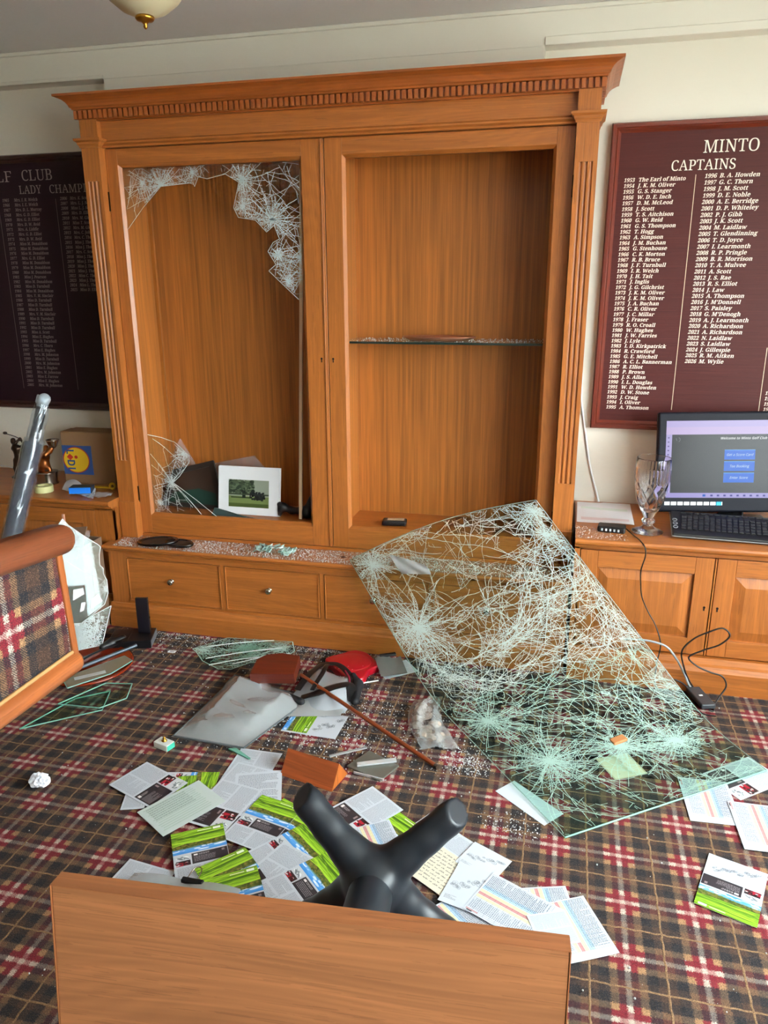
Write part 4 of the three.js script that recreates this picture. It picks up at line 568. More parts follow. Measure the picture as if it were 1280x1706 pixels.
const miniA = (c, x, y, w, h) => { c.fillStyle = '#c9ced2'; c.fillRect(x, y, w, h); const r = rngOf(x + 3); for (let i = 0; i < 26; i++) { c.fillStyle = ['#8d969c', '#6e787e', '#e9eef0', '#aab2b6'][Math.floor(r() * 4)]; c.beginPath(); c.ellipse(x + w * (0.1 + 0.8 * r()), y + h * (0.25 + 0.6 * r()), w * 0.14 * (0.4 + r()), h * 0.09 * (0.3 + r()), 0.4, 0, 2 * PI); c.fill(); } };
const miniB = (c, x, y, w, h) => { c.fillStyle = '#2a1a1e'; c.fillRect(x, y, w, h); const r = rngOf(y + 5); c.fillStyle = '#a3122c'; c.fillRect(x, y + h * 0.3, w * 0.5, h * 0.7); for (let i = 0; i < 16; i++) { c.fillStyle = ['#5c1020', '#d8cfcf', '#120a0c', '#8e1a2e'][Math.floor(r() * 4)]; c.beginPath(); c.ellipse(x + w * r(), y + h * (0.2 + 0.7 * r()), w * 0.1, h * 0.08, 0, 0, 2 * PI); c.fill(); } };
const darkBox = (c, x, y, w, h, seed) => { c.fillStyle = '#2b272d'; c.fillRect(x, y, w, h); c.fillStyle = '#e8e4e4'; c.fillRect(x + w * 0.06, y + h * 0.10, w * 0.11, h * 0.15); words(c, x + w * 0.2, y + h * 0.12, w * 0.3, h * 0.14, 10, '#cfc9c9', seed); words(c, x + w * 0.06, y + h * 0.36, w * 0.6, h * 0.5, 12, '#9d979b', seed + 1); c.fillStyle = '#8d7f80'; c.fillRect(x + w * 0.84, y + h * 0.10, w * 0.08, h * 0.2); };
const courseMap = (c, x, y, w, h, seed) => { const r = rngOf(seed); c.strokeStyle = '#4a4e58'; for (let i = 0; i < 15; i++) { const t = i / 14, cx = x + w * (0.1 + 0.8 * t), cy = y + h * (0.75 - 0.5 * t) + (r() - 0.5) * h * 0.25; c.lineWidth = 1.5; for (let k = 0; k < 3; k++) { c.beginPath(); c.ellipse(cx + (r() - 0.5) * 20, cy + (r() - 0.5) * 20, w * (0.03 + 0.05 * r()), h * (0.02 + 0.05 * r()), -0.6, 0, 2 * PI); c.stroke(); } c.fillStyle = 'rgba(90,96,110,0.35)'; c.beginPath(); c.arc(cx, cy, 7 + 7 * r(), 0, 2 * PI); c.fill(); } };
const CW = 430, CH = 610;
const mk = (f, w = CW, h = CH) => canvasTex(w, h, (c) => { c.fillStyle = '#c4cad2'; c.fillRect(0, 0, w, h); f(c, w, h); });
const strip = (c, w, y, h, seed) => { miniA(c, 18, y, w * 0.26, h * 0.46); miniB(c, 18, y + h * 0.52, w * 0.26, h * 0.46); darkBox(c, 18 + w * 0.29, y, w * 0.66, h * 0.98, seed); };
P.cover = mk((c, w, h) => { photoArt(c, 0, 0, w, h * 0.44, 3, true); strip(c, w, h * 0.465, h * 0.20, 8); words(c, 22, h * 0.70, w * 0.43, h * 0.28, 9, '#868d9a', 4); words(c, w * 0.53, h * 0.70, w * 0.43, h * 0.28, 9, '#868d9a', 6); });
P.covermap = mk((c, w, h) => { photoArt(c, 0, 0, w, h * 0.37, 13, true); strip(c, w, h * 0.395, h * 0.20, 18); courseMap(c, 20, h * 0.62, w - 40, h * 0.36, 5); });
P.page = mk((c, w, h) => { words(c, 22, 26, w * 0.44, h * 0.50, 9, '#868d9a', 14); words(c, w * 0.53, 26, w * 0.43, h * 0.50, 9, '#868d9a', 16); darkBox(c, 20, h * 0.58, w * 0.58, h * 0.38, 21); miniB(c, w * 0.66, h * 0.58, w * 0.30, h * 0.18); miniA(c, w * 0.66, h * 0.78, w * 0.30, h * 0.18); });
P.text = mk((c, w, h) => { words(c, 22, 26, w * 0.44, h * 0.92, 9, '#8b929e', 24); words(c, w * 0.53, 26, w * 0.43, h * 0.92, 9, '#8b929e', 26); });
P.lines = mk((c, w, h) => { words(c, 30, 40, w * 0.86, h * 0.9, 17, '#6d7280', 34); });
P.card = mk((c, w, h) => {
  c.strokeStyle = '#6a7284'; c.lineWidth = 1.4; for (let i = 0; i < 26; i++) { const x = 14 + (w - 28) * i / 25; c.beginPath(); c.moveTo(x, 14); c.lineTo(x, h - 80); c.stroke(); } for (let i = 0; i < 12; i++) { const y = 14 + (h - 94) * i / 11; c.beginPath(); c.moveTo(14, y); c.lineTo(w - 14, y); c.stroke(); }
  c.fillStyle = 'rgba(196,90,80,0.55)'; c.fillRect(w * 0.44, 14, 26, h - 94); c.fillRect(w * 0.04, 14, 10, h * 0.16); c.fillStyle = 'rgba(232,214,140,0.6)'; c.fillRect(w * 0.505, 14, 26, h - 94); c.fillRect(w * 0.37, 14, 26, h - 94); c.fillStyle = 'rgba(120,180,230,0.4)'; c.fillRect(w * 0.58, 14, 40, h - 94);
  c.fillStyle = '#26262a'; c.fillRect(6, 24, 10, 44); words(c, w * 0.62, 20, w * 0.34, h * 0.8, 12, '#4d5464', 44); words(c, w * 0.1, 20, w * 0.24, h * 0.8, 14, '#767f8e', 45);
});
P.cardwide = canvasTex(610, 430, (c, w, h) => { c.drawImage(P.card.image, 0, 0, CW, CH, 0, 0, 1, 1); c.save(); c.translate(0, h); c.rotate(-PI / 2); c.drawImage(P.card.image, 0, 0); c.restore(); });
P.map = mk((c, w, h) => { courseMap(c, 10, 40, w - 20, h * 0.7, 15); words(c, w * 0.08, h * 0.80, w * 0.3, 60, 12, '#70757f', 50); });
P.letter = mk((c, w, h) => { c.fillStyle = '#d6cfba'; c.fillRect(0, 0, w, h); c.fillStyle = '#3c3a40'; const r = rngOf(60); for (let y = 80; y < h - 60; y += 52) { let x = 50 + 30 * r(); while (x < w - 70) { const l = 14 + 40 * r(); c.save(); c.translate(x, y); c.rotate(-0.10); for (let q = 0; q < l; q += 5) c.fillRect(q, -8 * r(), 3, 5 + 14 * r()); c.restore(); x += l + 16; } } });
P.green = canvasTex(610, 430, (c, w, h) => { c.fillStyle = '#bfcbc7'; c.fillRect(0, 0, w, h); c.fillStyle = 'rgba(150,176,160,0.55)'; for (let i = 0; i < 13; i++) c.fillRect(40 + 8 * (i % 3), 30 + 28 * i, w - 150, 11); words(c, 60, 40, w - 220, 200, 28, '#8f9c98', 70); });
P.beige = mk((c, w, h) => { c.fillStyle = '#cdb99a'; c.fillRect(0, 0, w, h); c.fillStyle = '#e2d6bd'; c.fillRect(20, 20, w - 40, h - 40); });
P.plain = mk(() => {});
P.booklet = canvasTex(610, 430, (c, w, h) => { c.fillStyle = '#c4cad2'; c.fillRect(0, 0, w, h); c.save(); c.translate(0, h); c.rotate(-PI / 2); photoArt(c, 24, 0, h - 24, w * 0.46, 23, false); c.restore(); courseMap(c, w * 0.5, 30, w * 0.48, h - 60, 25); words(c, w * 0.52, 20, 60, 60, 9, '#70757f', 80); });
const side = std({ color: 0xd0d4da, roughness: 0.8 }), paperMats = {};
const paperMat = (k) => (paperMats[k] ??= phys({ map: P[k], roughness: 0.5, clearcoat: ['cover', 'page', 'covermap', 'booklet'].includes(k) ? 0.35 : 0.05, clearcoatRoughness: 0.25 }));
const placed = [];
function corners(o, f = 0.94) { const c = Math.cos(o.a), s = Math.sin(o.a), l = []; for (const [i, j] of [[-1, -1], [1, -1], [1, 1], [-1, 1]]) { const x = i * o.w / 2 * f, z = j * o.h / 2 * f; l.push([o.x + c * x - s * z, o.z + s * x + c * z]); } return l; }
function overlap(p, q) { for (const [A, B] of [[p, q], [q, p]]) for (let i = 0; i < 4; i++) { const nx = A[(i + 1) % 4][1] - A[i][1], ny = -(A[(i + 1) % 4][0] - A[i][0]); let a0 = 1e9, a1 = -1e9, b0 = 1e9, b1 = -1e9; for (const v of A) { const d = v[0] * nx + v[1] * ny; a0 = Math.min(a0, d); a1 = Math.max(a1, d); } for (const v of B) { const d = v[0] * nx + v[1] * ny; b0 = Math.min(b0, d); b1 = Math.max(b1, d); } if (a1 < b0 || b1 < a0) return false; } return true; }
const prng = rngOf(91);
function paper(k, x, z, a, w, h, name, label, cat, group, curl = 1, base = 0) {
  const o = { a, w, h, x, z }, c = corners(o); let layer = base; for (const q of placed) if (overlap(c, q.c)) layer = Math.max(layer, q.layer + 1); placed.push({ c, layer });
  const y = 0.0015 + 0.0016 * layer, g = new THREE.BoxGeometry(w, 0.0006, h, 10, 1, 10), p = g.attributes.position, f1 = 6 * prng(), f2 = 6 * prng();
  for (let i = 0; i < p.count; i++) { const u = p.getX(i) / w, v = p.getZ(i) / h, e = Math.max(0, Math.abs(u) * 2 - 0.5) * Math.max(0, Math.abs(v) * 2 - 0.5); p.setY(i, p.getY(i) + curl * (0.0004 * (1 + Math.sin(f1 + 5 * u + 3 * v)) + 0.010 * e * e * Math.abs(Math.sin(f2 + (u > 0 ? 1 : 2) + (v > 0 ? 0.5 : 2.3))))); }
  g.computeVertexNormals(); const m = paperMat(k), o3 = new THREE.Mesh(g, [side, side, m, side, side, side]); o3.name = numbered(name); o3.position.set(x, y, z); o3.rotation.y = -a; o3.castShadow = o3.receiveShadow = true; scene.add(o3);
  return tag(o3, label, cat, group);
}
const G = 'leaflets and papers strewn on the carpet';
[['map', 0.627, 1.497, 0.693, 0.150, 0.120, 'score_card', 'white card half hidden under the black pedestal, right of the column', 'card'],
 ['card', 0.804, 1.549, -0.822, 0.150, 0.210, 'score_card', 'lined score card poking up behind the table edge, nearest the pedestal', 'card'],
 ['card', 1.000, 1.462, -0.283, 0.150, 0.210, 'score_card', 'score card corner showing behind the right end of the wide score card', 'card'],
 ['card', 1.062, 1.479, -0.471, 0.150, 0.180, 'score_card', 'rightmost score card corner of the pile behind the table', 'card'],
 ['card', 0.705, 1.306, 0.542, 0.150, 0.210, 'score_card', 'score card with black tab tucked under the cream handwritten sheet', 'card'],
 ['text', 0.683, 1.256, -0.981, 0.148, 0.190, 'paper', 'white sheet edge showing along the right raised pedestal arm', 'paper'],
 ['letter', 0.716, 1.362, -2.60, 0.160, 0.140, 'handwritten_sheet', 'cream sheet with handwriting beside the right arm of the pedestal', 'paper'],
 ['map', 0.824, 1.306, 0.457, 0.120, 0.100, 'course_map', 'small course map card above the larger course map', 'card'],
 ['map', 0.796, 1.410, 0.244, 0.110, 0.150, 'course_map', 'grey course map card overlapping the wide score card', 'card'],
 ['cardwide', 0.918, 1.458, 0.429, 0.210, 0.150, 'score_card', 'wide score card with red and yellow columns right of the pedestal', 'card'],
 ['text', 1.015, 1.497, 1.160, 0.100, 0.100, 'paper', 'plain white sheet corner at the far right of the pile behind the table', 'paper'],
 ['cover', 0.526, 1.264, 0.580, 0.148, 0.210, 'leaflet', 'green photo leaflet peeping out between the two raised pedestal arms', 'leaflet'],
 ['page', 0.447, 1.184, 0.643, 0.148, 0.200, 'leaflet', 'leaflet with dark panel lying behind the left raised pedestal arm', 'leaflet'],
 ['card', 0.512, 1.305, -0.563, 0.148, 0.150, 'score_card', 'pale score card in the crotch of the two raised pedestal arms', 'card'],
 ['cover', -0.140, 1.194, 1.343, 0.148, 0.210, 'leaflet', 'leaflet whose green corner shows between the pale green letter and text sheets', 'leaflet'],
 ['cover', -0.193, 1.236, 1.236, 0.148, 0.210, 'leaflet', 'leaflet mostly hidden under the leftmost leaflet', 'leaflet'],
 ['page', -0.248, 1.210, -1.206, 0.148, 0.200, 'leaflet', 'leftmost leaflet, text above and dark panel below', 'leaflet'],
 ['text', 0.034, 1.061, -0.021, 0.148, 0.210, 'text_sheet', 'two-column text sheet, farthest of the text sheets from the table', 'paper'],
 ['text', 0.039, 1.148, 0.133, 0.148, 0.210, 'text_sheet', 'two-column text sheet lying over the farthest text sheet', 'paper'],
 ['lines', 0.106, 1.170, -0.352, 0.148, 0.210, 'text_sheet', 'sheet with widely spaced lines left of the wooden wedge', 'paper'],
 ['page', 0.027, 1.250, 0.156, 0.148, 0.210, 'leaflet', 'leaflet with dark panel right of the pale green letter', 'leaflet'],
 ['green', -0.089, 1.290, -1.037, 0.214, 0.150, 'letter', 'pale green ruled letter sheet, widest sheet at the left of the pile', 'letter'],
 ['cover', 0.225, 1.305, 0.394, 0.148, 0.210, 'leaflet', 'leaflet under the left raised pedestal arm showing a dark panel edge', 'leaflet'],
 ['cover', 0.176, 1.299, 0.214, 0.148, 0.210, 'leaflet', 'leaflet lying fully open to view in the middle of the pile, green photo uppermost', 'leaflet'],
 ['cover', 0.300, 1.392, 0.668, 0.148, 0.210, 'leaflet', 'leaflet with green photo cut off by the left pedestal arm', 'leaflet'],
 ['page', 0.336, 1.471, -1.199, 0.148, 0.210, 'leaflet', 'text and photo leaflet left of the leaflet by the pedestal hub', 'leaflet'],
 ['cover', 0.385, 1.500, 0.744, 0.148, 0.210, 'leaflet', 'green photo leaflet nearest the pedestal hub on its left', 'leaflet'],
 ['cover', 0.058, 1.459, -0.565, 0.148, 0.210, 'leaflet', 'green photo leaflet at the left, above the small black clip', 'leaflet'],
 ['cover', 0.198, 1.538, -0.828, 0.148, 0.210, 'leaflet', 'steeply turned green photo leaflet just behind the table edge', 'leaflet'],
 ['cover', 0.228, 1.601, -0.598, 0.148, 0.210, 'leaflet', 'green photo leaflet partly cut off by the table edge', 'leaflet'],
 ['text', -0.062, 1.597, 0.102, 0.148, 0.150, 'text_sheet', 'text sheet at the left end of the pile, nearest the table edge', 'paper'],
 ['page', 1.597, 0.736, 0.891, 0.148, 0.210, 'leaflet', 'leaflet at the right partly under the corner of the fallen pane', 'leaflet', -1],
 ['card', 1.467, 0.885, -0.053, 0.148, 0.210, 'score_card', 'score card whose top lies under the edge of the fallen pane', 'card', -1],
 ['covermap', 1.466, 1.248, -2.810, 0.148, 0.210, 'leaflet', 'lone green photo leaflet at the right edge of the carpet', 'leaflet'],
 ['card', 1.598, 0.979, -0.040, 0.148, 0.210, 'score_card', 'score card overlapping the lone leaflet at the right edge', 'card'],
 ['plain', 0.930, 1.017, 0.685, 0.200, 0.085, 'folded_card', 'plain white card half under the left edge of the fallen pane', 'card', -1],
 ['beige', 1.216, 0.763, -0.512, 0.120, 0.120, 'beige_sheet', 'beige sheet seen through the crazed fallen pane', 'paper', -1],
 ['text', 0.352, 0.294, -0.686, 0.150, 0.110, 'paper', 'white sheet under the grey scrap beside the red plastic cap', 'paper']].forEach((q) => { const under = q[9] === -1; paper(q[0], q[1], q[2], q[3], q[4], q[5], q[6], q[7], q[8], G, under ? 0.1 : 1, under ? 0 : 1); });
paper('booklet', 0.155, 0.755, 0.03, 0.205, 0.150, 'booklet', 'open booklet, green photo page beside a course map page, near the clear folder', 'booklet', G, 0.6, 1);

// ---------------------------------------------------------------- overturned pedestal table in front
{
  const th = 0.12, e1 = V(0.9972, 0, -0.0755), nh = V(-0.0755, 0, -0.9972), nrm = nh.clone().multiplyScalar(Math.cos(th)).add(V(0, -Math.sin(th), 0)), up = V().crossVectors(e1, nrm).normalize();
  if (up.y < 0) up.negate();
  const t = thing('overturned_table', 'overturned pedestal table, pale wood top on edge and black four-armed base', 'table');
  const W = 0.728, topC = V(0.650, 0.690, 2.222), D = 0.695;
  const M = new THREE.Matrix4().makeBasis(e1, up, e1.clone().cross(up)); // local z faces the camera side
  t.quaternion.setFromRotationMatrix(M); const zc = e1.clone().cross(up); t.position.copy(topC.clone().addScaledVector(up, -D));
  // local: x along the edge, y up the slab, z towards the viewer; slab occupies z 0..0.028
  mesh('table_top', bx(-W / 2, W / 2, 0.001, D, 0.002, 0.030, 'x', 0.002), tableWood, t);
  mesh('edge_band', merge([bx(-W / 2 - 0.001, W / 2 + 0.001, D, D + 0.0015, 0.001, 0.031, 'x'), bx(-W / 2 - 0.0015, -W / 2, 0, D, 0.001, 0.031, 'y'), bx(W / 2, W / 2 + 0.0015, 0, D, 0.001, 0.031, 'y')]), tableEdge, t);
  const hy = 0.292, hz = -0.700; // pedestal axis along -z
  mesh('mounting_plate', new THREE.BoxGeometry(0.30, 0.30, 0.006).translate(0, hy, -0.003), black, t);
  const col = lathe([[0.0005, 0.071], [0.048, 0.072], [0.050, 0.076], [0.050, 0.64], [0.055, 0.66], [0.062, 0.70], [0.0005, 0.705]], 40); col.rotateX(-PI / 2); col.translate(0, hy, 0.07); mesh('column', col, basePlastic, t);
  // one cast spider: hub and four arms that dip towards the floor side
  const bones = [[0, 0, -0.645, 0.048, 0, 0, -0.705, 0.046]];
  for (const a of [0.232, 0.768, 1.232, 1.768]) { const c = Math.cos(a * PI), s = Math.sin(a * PI); let p = [0.03 * c, 0.03 * s, -0.690, 0.040]; for (const [r, z, k] of [[0.05, -0.697, 0.034], [0.10, -0.705, 0.030], [0.16, -0.716, 0.027], [0.22, -0.730, 0.026], [0.32, -0.758, 0.026]]) { const q = [r * c, r * s, z, k]; bones.push([...p, ...q]); p = q; } }
  const hubG = blob(bones, 96, 0.042, (x, y, z) => Math.max(Math.max(Math.abs(x + y), Math.abs(x - y)) * 0.7071 + 0.28 * (z + 0.75) - 0.250, -0.800 - z)); hubG.translate(0, hy, 0.07);
  mesh('pedestal_base', hubG, basePlastic, t);
}

// ---------------------------------------------------------------- tartan armchair at the left, tipped towards the viewer
{
  const t = thing('tartan_armchair', 'wood-framed armchair upholstered in tartan, tipped at the left edge', 'chair');
  const roll = (x, a, b, w, h, m, n) => { const A = V(x, ...a), B = V(x, ...b), L = A.distanceTo(B), g = new RoundedBoxGeometry(w, h, L, 5, Math.min(w, h) * 0.46); const o = mesh(n, uvBox(g, 'z'), m, t); o.position.copy(A.clone().add(B).multiplyScalar(0.5)); o.lookAt(B); return o; };
  const rail = phys({ map: brownTex, color: 0x9a6a58, roughness: 0.3, clearcoat: 0.6, clearcoatRoughness: 0.15 }), railB = phys({ map: brownTex, color: 0xd09468, roughness: 0.3, clearcoat: 0.6, clearcoatRoughness: 0.15 });
  const cloth = std({ map: seatTex, roughness: 0.95 });
  for (const x of [-0.42, -1.02]) {
    const far = x < -0.9;
    roll(x, [0.826, 1.225], [0.905, 1.95], 0.098, 0.086, rail, 'armrest'); roll(x, [0.448, 1.245], [0.462, 1.95], 0.072, 0.066, railB, 'lower_rail');
    const g = hexa([[x - 0.02, 0.47, 1.285], [x + 0.012, 0.47, 1.285], [x + 0.012, 0.47, 1.92], [x - 0.02, 0.47, 1.92], [x - 0.02, 0.80, 1.285], [x + 0.012, 0.80, 1.285], [x + 0.012, 0.87, 1.92], [x - 0.02, 0.87, 1.92]]).toNonIndexed();
    const p = g.attributes.position, uv = new Float32Array(p.count * 2); for (let i = 0; i < p.count; i++) { uv[i * 2] = (1.515 - p.getZ(i)) / 0.235 + 0.5; uv[i * 2 + 1] = (p.getY(i) - 0.640 - 0.06 * (p.getZ(i) - 1.285)) / 0.235 + 0.5; } g.setAttribute('uv', new THREE.BufferAttribute(uv, 2));
    mesh('side_panel', g, cloth, t); if (far) continue;
    const st = box(0.03, 0.36, 0.024, [0, 0, 0], 'y', 0.004); const o = mesh('end_stile', st, railB, t); o.position.set(x + 0.004, 0.636, 1.277); o.rotation.x = 0.05;
    const br = tube([[x + 0.016, 0.488, 1.285], [x + 0.016, 0.490, 1.6], [x + 0.016, 0.494, 1.92]], 0.006, 60, 8); mesh('braid', br, std({ color: 0xb98a56, roughness: 0.9 }), t);
  }
  mesh('seat', new RoundedBoxGeometry(0.54, 0.12, 0.56, 3, 0.03).translate(-0.72, 0.54, 1.63), cloth, t);
  mesh('backrest', new RoundedBoxGeometry(0.56, 0.62, 0.10, 3, 0.03).translate(-0.72, 0.80, 1.96), cloth, t);
  for (const x of [-0.46, -0.98]) mesh('leg', tube([[x, 0.44, 1.86], [x - 0.01, 0.2, 1.91], [x - 0.02, 0.0, 1.95]], 0.022, 12, 10), rail, t);
  for (const x of [-0.98]) mesh('leg', tube([[x, 0.44, 1.30], [x, 0.0, 1.28]], 0.022, 12, 10), rail, t);
}
{ // sliver of another chair at the lower right edge
  const t = thing('wooden_chair', 'red-brown curved wooden chair, only a sliver showing at the lower right edge', 'chair');
  const m = phys({ map: brownTex, color: 0x7a3020, roughness: 0.3, clearcoat: 0.6, clearcoatRoughness: 0.15 });
  for (const [x, z] of [[1.335, 2.16], [1.78, 2.10], [1.36, 2.62], [1.80, 2.56]]) mesh('leg', tube([[x + 0.02, 0, z - 0.02], [x, 0.2, z], [x, 0.44, z]], 0.020, 14, 10), m, t);
  for (const [x, z] of [[1.335, 2.16], [1.78, 2.10]]) mesh('back_post', tube([[x, 0.44, z], [x - 0.012, 0.55, z - 0.01], [x - 0.016, 0.64, z - 0.03], [x + 0.01, 0.72, z - 0.06]], 0.021, 20, 10), m, t);
  mesh('seat', new RoundedBoxGeometry(0.46, 0.05, 0.46, 2, 0.02).translate(1.57, 0.45, 2.36), std({ map: seatTex, roughness: 0.95 }), t);
  mesh('top_rail', new RoundedBoxGeometry(0.40, 0.06, 0.022, 2, 0.008).translate(1.57, 0.69, 2.08), m, t);
}

// ---------------------------------------------------------------- inside the cabinet
{
  const t = thing('glass_shelf', 'glass shelf across the right half of the cabinet', 'shelf');
  mesh('shelf_sheet', bx(0.045, 0.936, 1.292, 1.300, -0.292, -0.045), phys({ color: 0xcfe6de, transmission: 0.85, thickness: 0, roughness: 0.25 }), t); mesh('front_edge', bx(0.045, 0.936, 1.2915, 1.3005, -0.046, -0.043), std({ color: 0x1c2a26, roughness: 0.15 }), t);
  const pl = thing('oval_plate', 'oval copper-toned plate lying on the glass shelf', 'plate', [0.435, 1.3012, -0.145]);
  const g = lathe([[0.0005, 0.004], [0.10, 0.004], [0.118, 0.008], [0.134, 0.016], [0.137, 0.017], [0.137, 0.014], [0.120, 0.005], [0.104, 0.0], [0.0005, 0.0]], 64); g.scale(1.12, 1, 0.66); mesh('plate_body', g, std({ color: 0xb98266, metalness: 0.7, roughness: 0.35 }), pl);
  const w = thing('black_case', 'small black case with a pale panel on the right cabinet floor', 'case', [0.252, 0.498, -0.115], 0.12);
  mesh('case_body', new RoundedBoxGeometry(0.108, 0.022, 0.062, 3, 0.008).translate(0, 0.011, 0), black, w); mesh('pale_panel', new RoundedBoxGeometry(0.074, 0.002, 0.030, 1, 0.0008).translate(0.006, 0.0225, -0.004), std({ color: 0xb6a184, roughness: 0.5 }), w);
  // framed photograph on white mount
  const print = canvasTex(520, 330, (c, W, H) => {
    const r = rngOf(3); c.fillStyle = '#8d9484'; c.fillRect(0, 0, W, H); c.fillStyle = '#6f7f4a'; c.fillRect(0, H * 0.60, W, H * 0.40); c.fillStyle = '#4d5d2e'; c.fillRect(0, H * 0.86, W, H * 0.14);
    for (let i = 0; i < 420; i++) { c.fillStyle = ['#2c382a', '#3c4a36', '#4a5740', '#222d22', '#5c6a52'][Math.floor(r() * 5)]; const x = r() * W * 0.62; c.beginPath(); c.ellipse(x, H * (0.04 + 0.42 * r()), 10 + 16 * r(), 7 + 12 * r(), 0, 0, 2 * PI); c.fill(); }
    c.fillStyle = '#1d231d'; c.fillRect(W * 0.34, H * 0.38, 44, H * 0.28); c.fillStyle = '#39432f'; c.fillRect(0, H * 0.50, W, 18);
    for (let i = 0; i < 90; i++) { c.fillStyle = ['#14181a', '#1d2426', '#262a24', '#5a1c1a'][Math.floor(r() * 3.2)]; c.fillRect(W * (0.52 + 0.34 * r()), H * (0.42 + 0.26 * r()), 10 + 30 * r(), 8 + 22 * r()); } c.fillStyle = 'rgba(30,40,22,0.7)'; c.fillRect(W * 0.06, H * 0.63, W * 0.5, 14);
  });
  const f = thing('mounted_photo', 'white-mounted golf course photograph leaning in the left half of the cabinet', 'photo', [-0.445, 0.499, -0.105], 0.02); f.rotation.x = -0.16;
  mesh('mount', new THREE.BoxGeometry(0.298, 0.222, 0.004).translate(0, 0.111, 0), std({ color: 0xdfe0e2, roughness: 0.7 }), f); mesh('backing_board', new THREE.BoxGeometry(0.302, 0.224, 0.003).translate(0.004, 0.112, -0.006), white, f);
  mesh('print', new THREE.BoxGeometry(0.198, 0.128, 0.001).translate(0.001, 0.099, 0.0024), std({ map: print, roughness: 0.4 }), f);
  const d = thing('picture_frame', 'dark picture frame lying crooked behind the broken lower left glass', 'frame', [-0.748, 0.50, -0.150], 0.03); d.rotation.x = -0.30; d.rotation.z = -0.02;
  const q = [[-0.165, 0], [0.165, 0], [0.085, 0.235], [-0.12, 0.175]], inn = [[-0.128, 0.022], [0.128, 0.022], [0.066, 0.205], [-0.094, 0.156]];
  for (let i = 0; i < 4; i++) { const j = (i + 1) % 4; mesh('frame_rail', hexa([[...q[i], 0], [...q[j], 0], [...inn[j], 0], [...inn[i], 0], [...q[i], 0.012], [...q[j], 0.012], [...inn[j], 0.009], [...inn[i], 0.009]]), std({ color: 0x2a211d, roughness: 0.4 }), d); }
  mesh('picture', prism(inn, 0.003), std({ color: 0x3a2a22, roughness: 0.35 }), d); mesh('green_mat', prism([[-0.126, 0.022], [0.126, 0.022], [0.108, 0.078], [0.02, 0.095], [-0.117, 0.065]], 0.001).translate(0, 0, 0.0032), std({ color: 0x16392f, roughness: 0.5 }), d);
  const c1 = thing('clear_sheet', 'large clear sheet leaning against the cabinet back behind the photograph', 'glass sheet', [0, 0.499, -0.262]); c1.rotation.x = -0.05;
  mesh('sheet', prism([[-0.86, 0.0], [-0.36, 0.0], [-0.40, 0.165], [-0.47, 0.245], [-0.72, 0.19]], 0.003), film, c1);
  const c2 = thing('clear_sheet', 'triangular clear sheet behind the dark crooked frame', 'glass sheet', [0, 0.499, -0.235]); c2.rotation.x = -0.06;
  mesh('sheet', prism([[-0.90, 0.0], [-0.66, 0.0], [-0.78, 0.215], [-0.845, 0.318], [-0.885, 0.25]], 0.003), film, c2);
  const sl = thing('glass_shard', 'dark-edged glass splinter lying in front of the mounted photograph', 'glass shard', [-0.47, 0.500, -0.045], 0.06); mesh('splinter', prism([[-0.13, 0.0], [0.12, 0.0], [0.02, 0.012], [-0.06, 0.034], [-0.11, 0.046]], 0.004), phys({ color: 0x3a4a48, roughness: 0.1, clearcoat: 0.8 }), sl);
  const o = thing('black_ornament', 'black animal-shaped ornament lying at the right of the left cabinet half', 'ornament', [-0.195, 0.499, -0.120]);
  mesh('ornament_body', blob([[-0.085, 0.045, 0, 0.018, -0.10, 0.058, 0, 0.010], [-0.085, 0.045, 0, 0.018, -0.04, 0.030, 0, 0.014], [-0.04, 0.030, 0, 0.015, 0.03, 0.032, 0, 0.018], [0.03, 0.032, 0, 0.02, 0.062, 0.08, 0, 0.018], [0.062, 0.08, 0, 0.018, 0.078, 0.135, 0, 0.015], [0.04, 0.02, 0.02, 0.016, 0.06, 0.014, -0.02, 0.014], [-0.09, 0.03, 0.01, 0.012, -0.095, 0.012, 0.01, 0.010]], 48, 0.015), black, o);
}
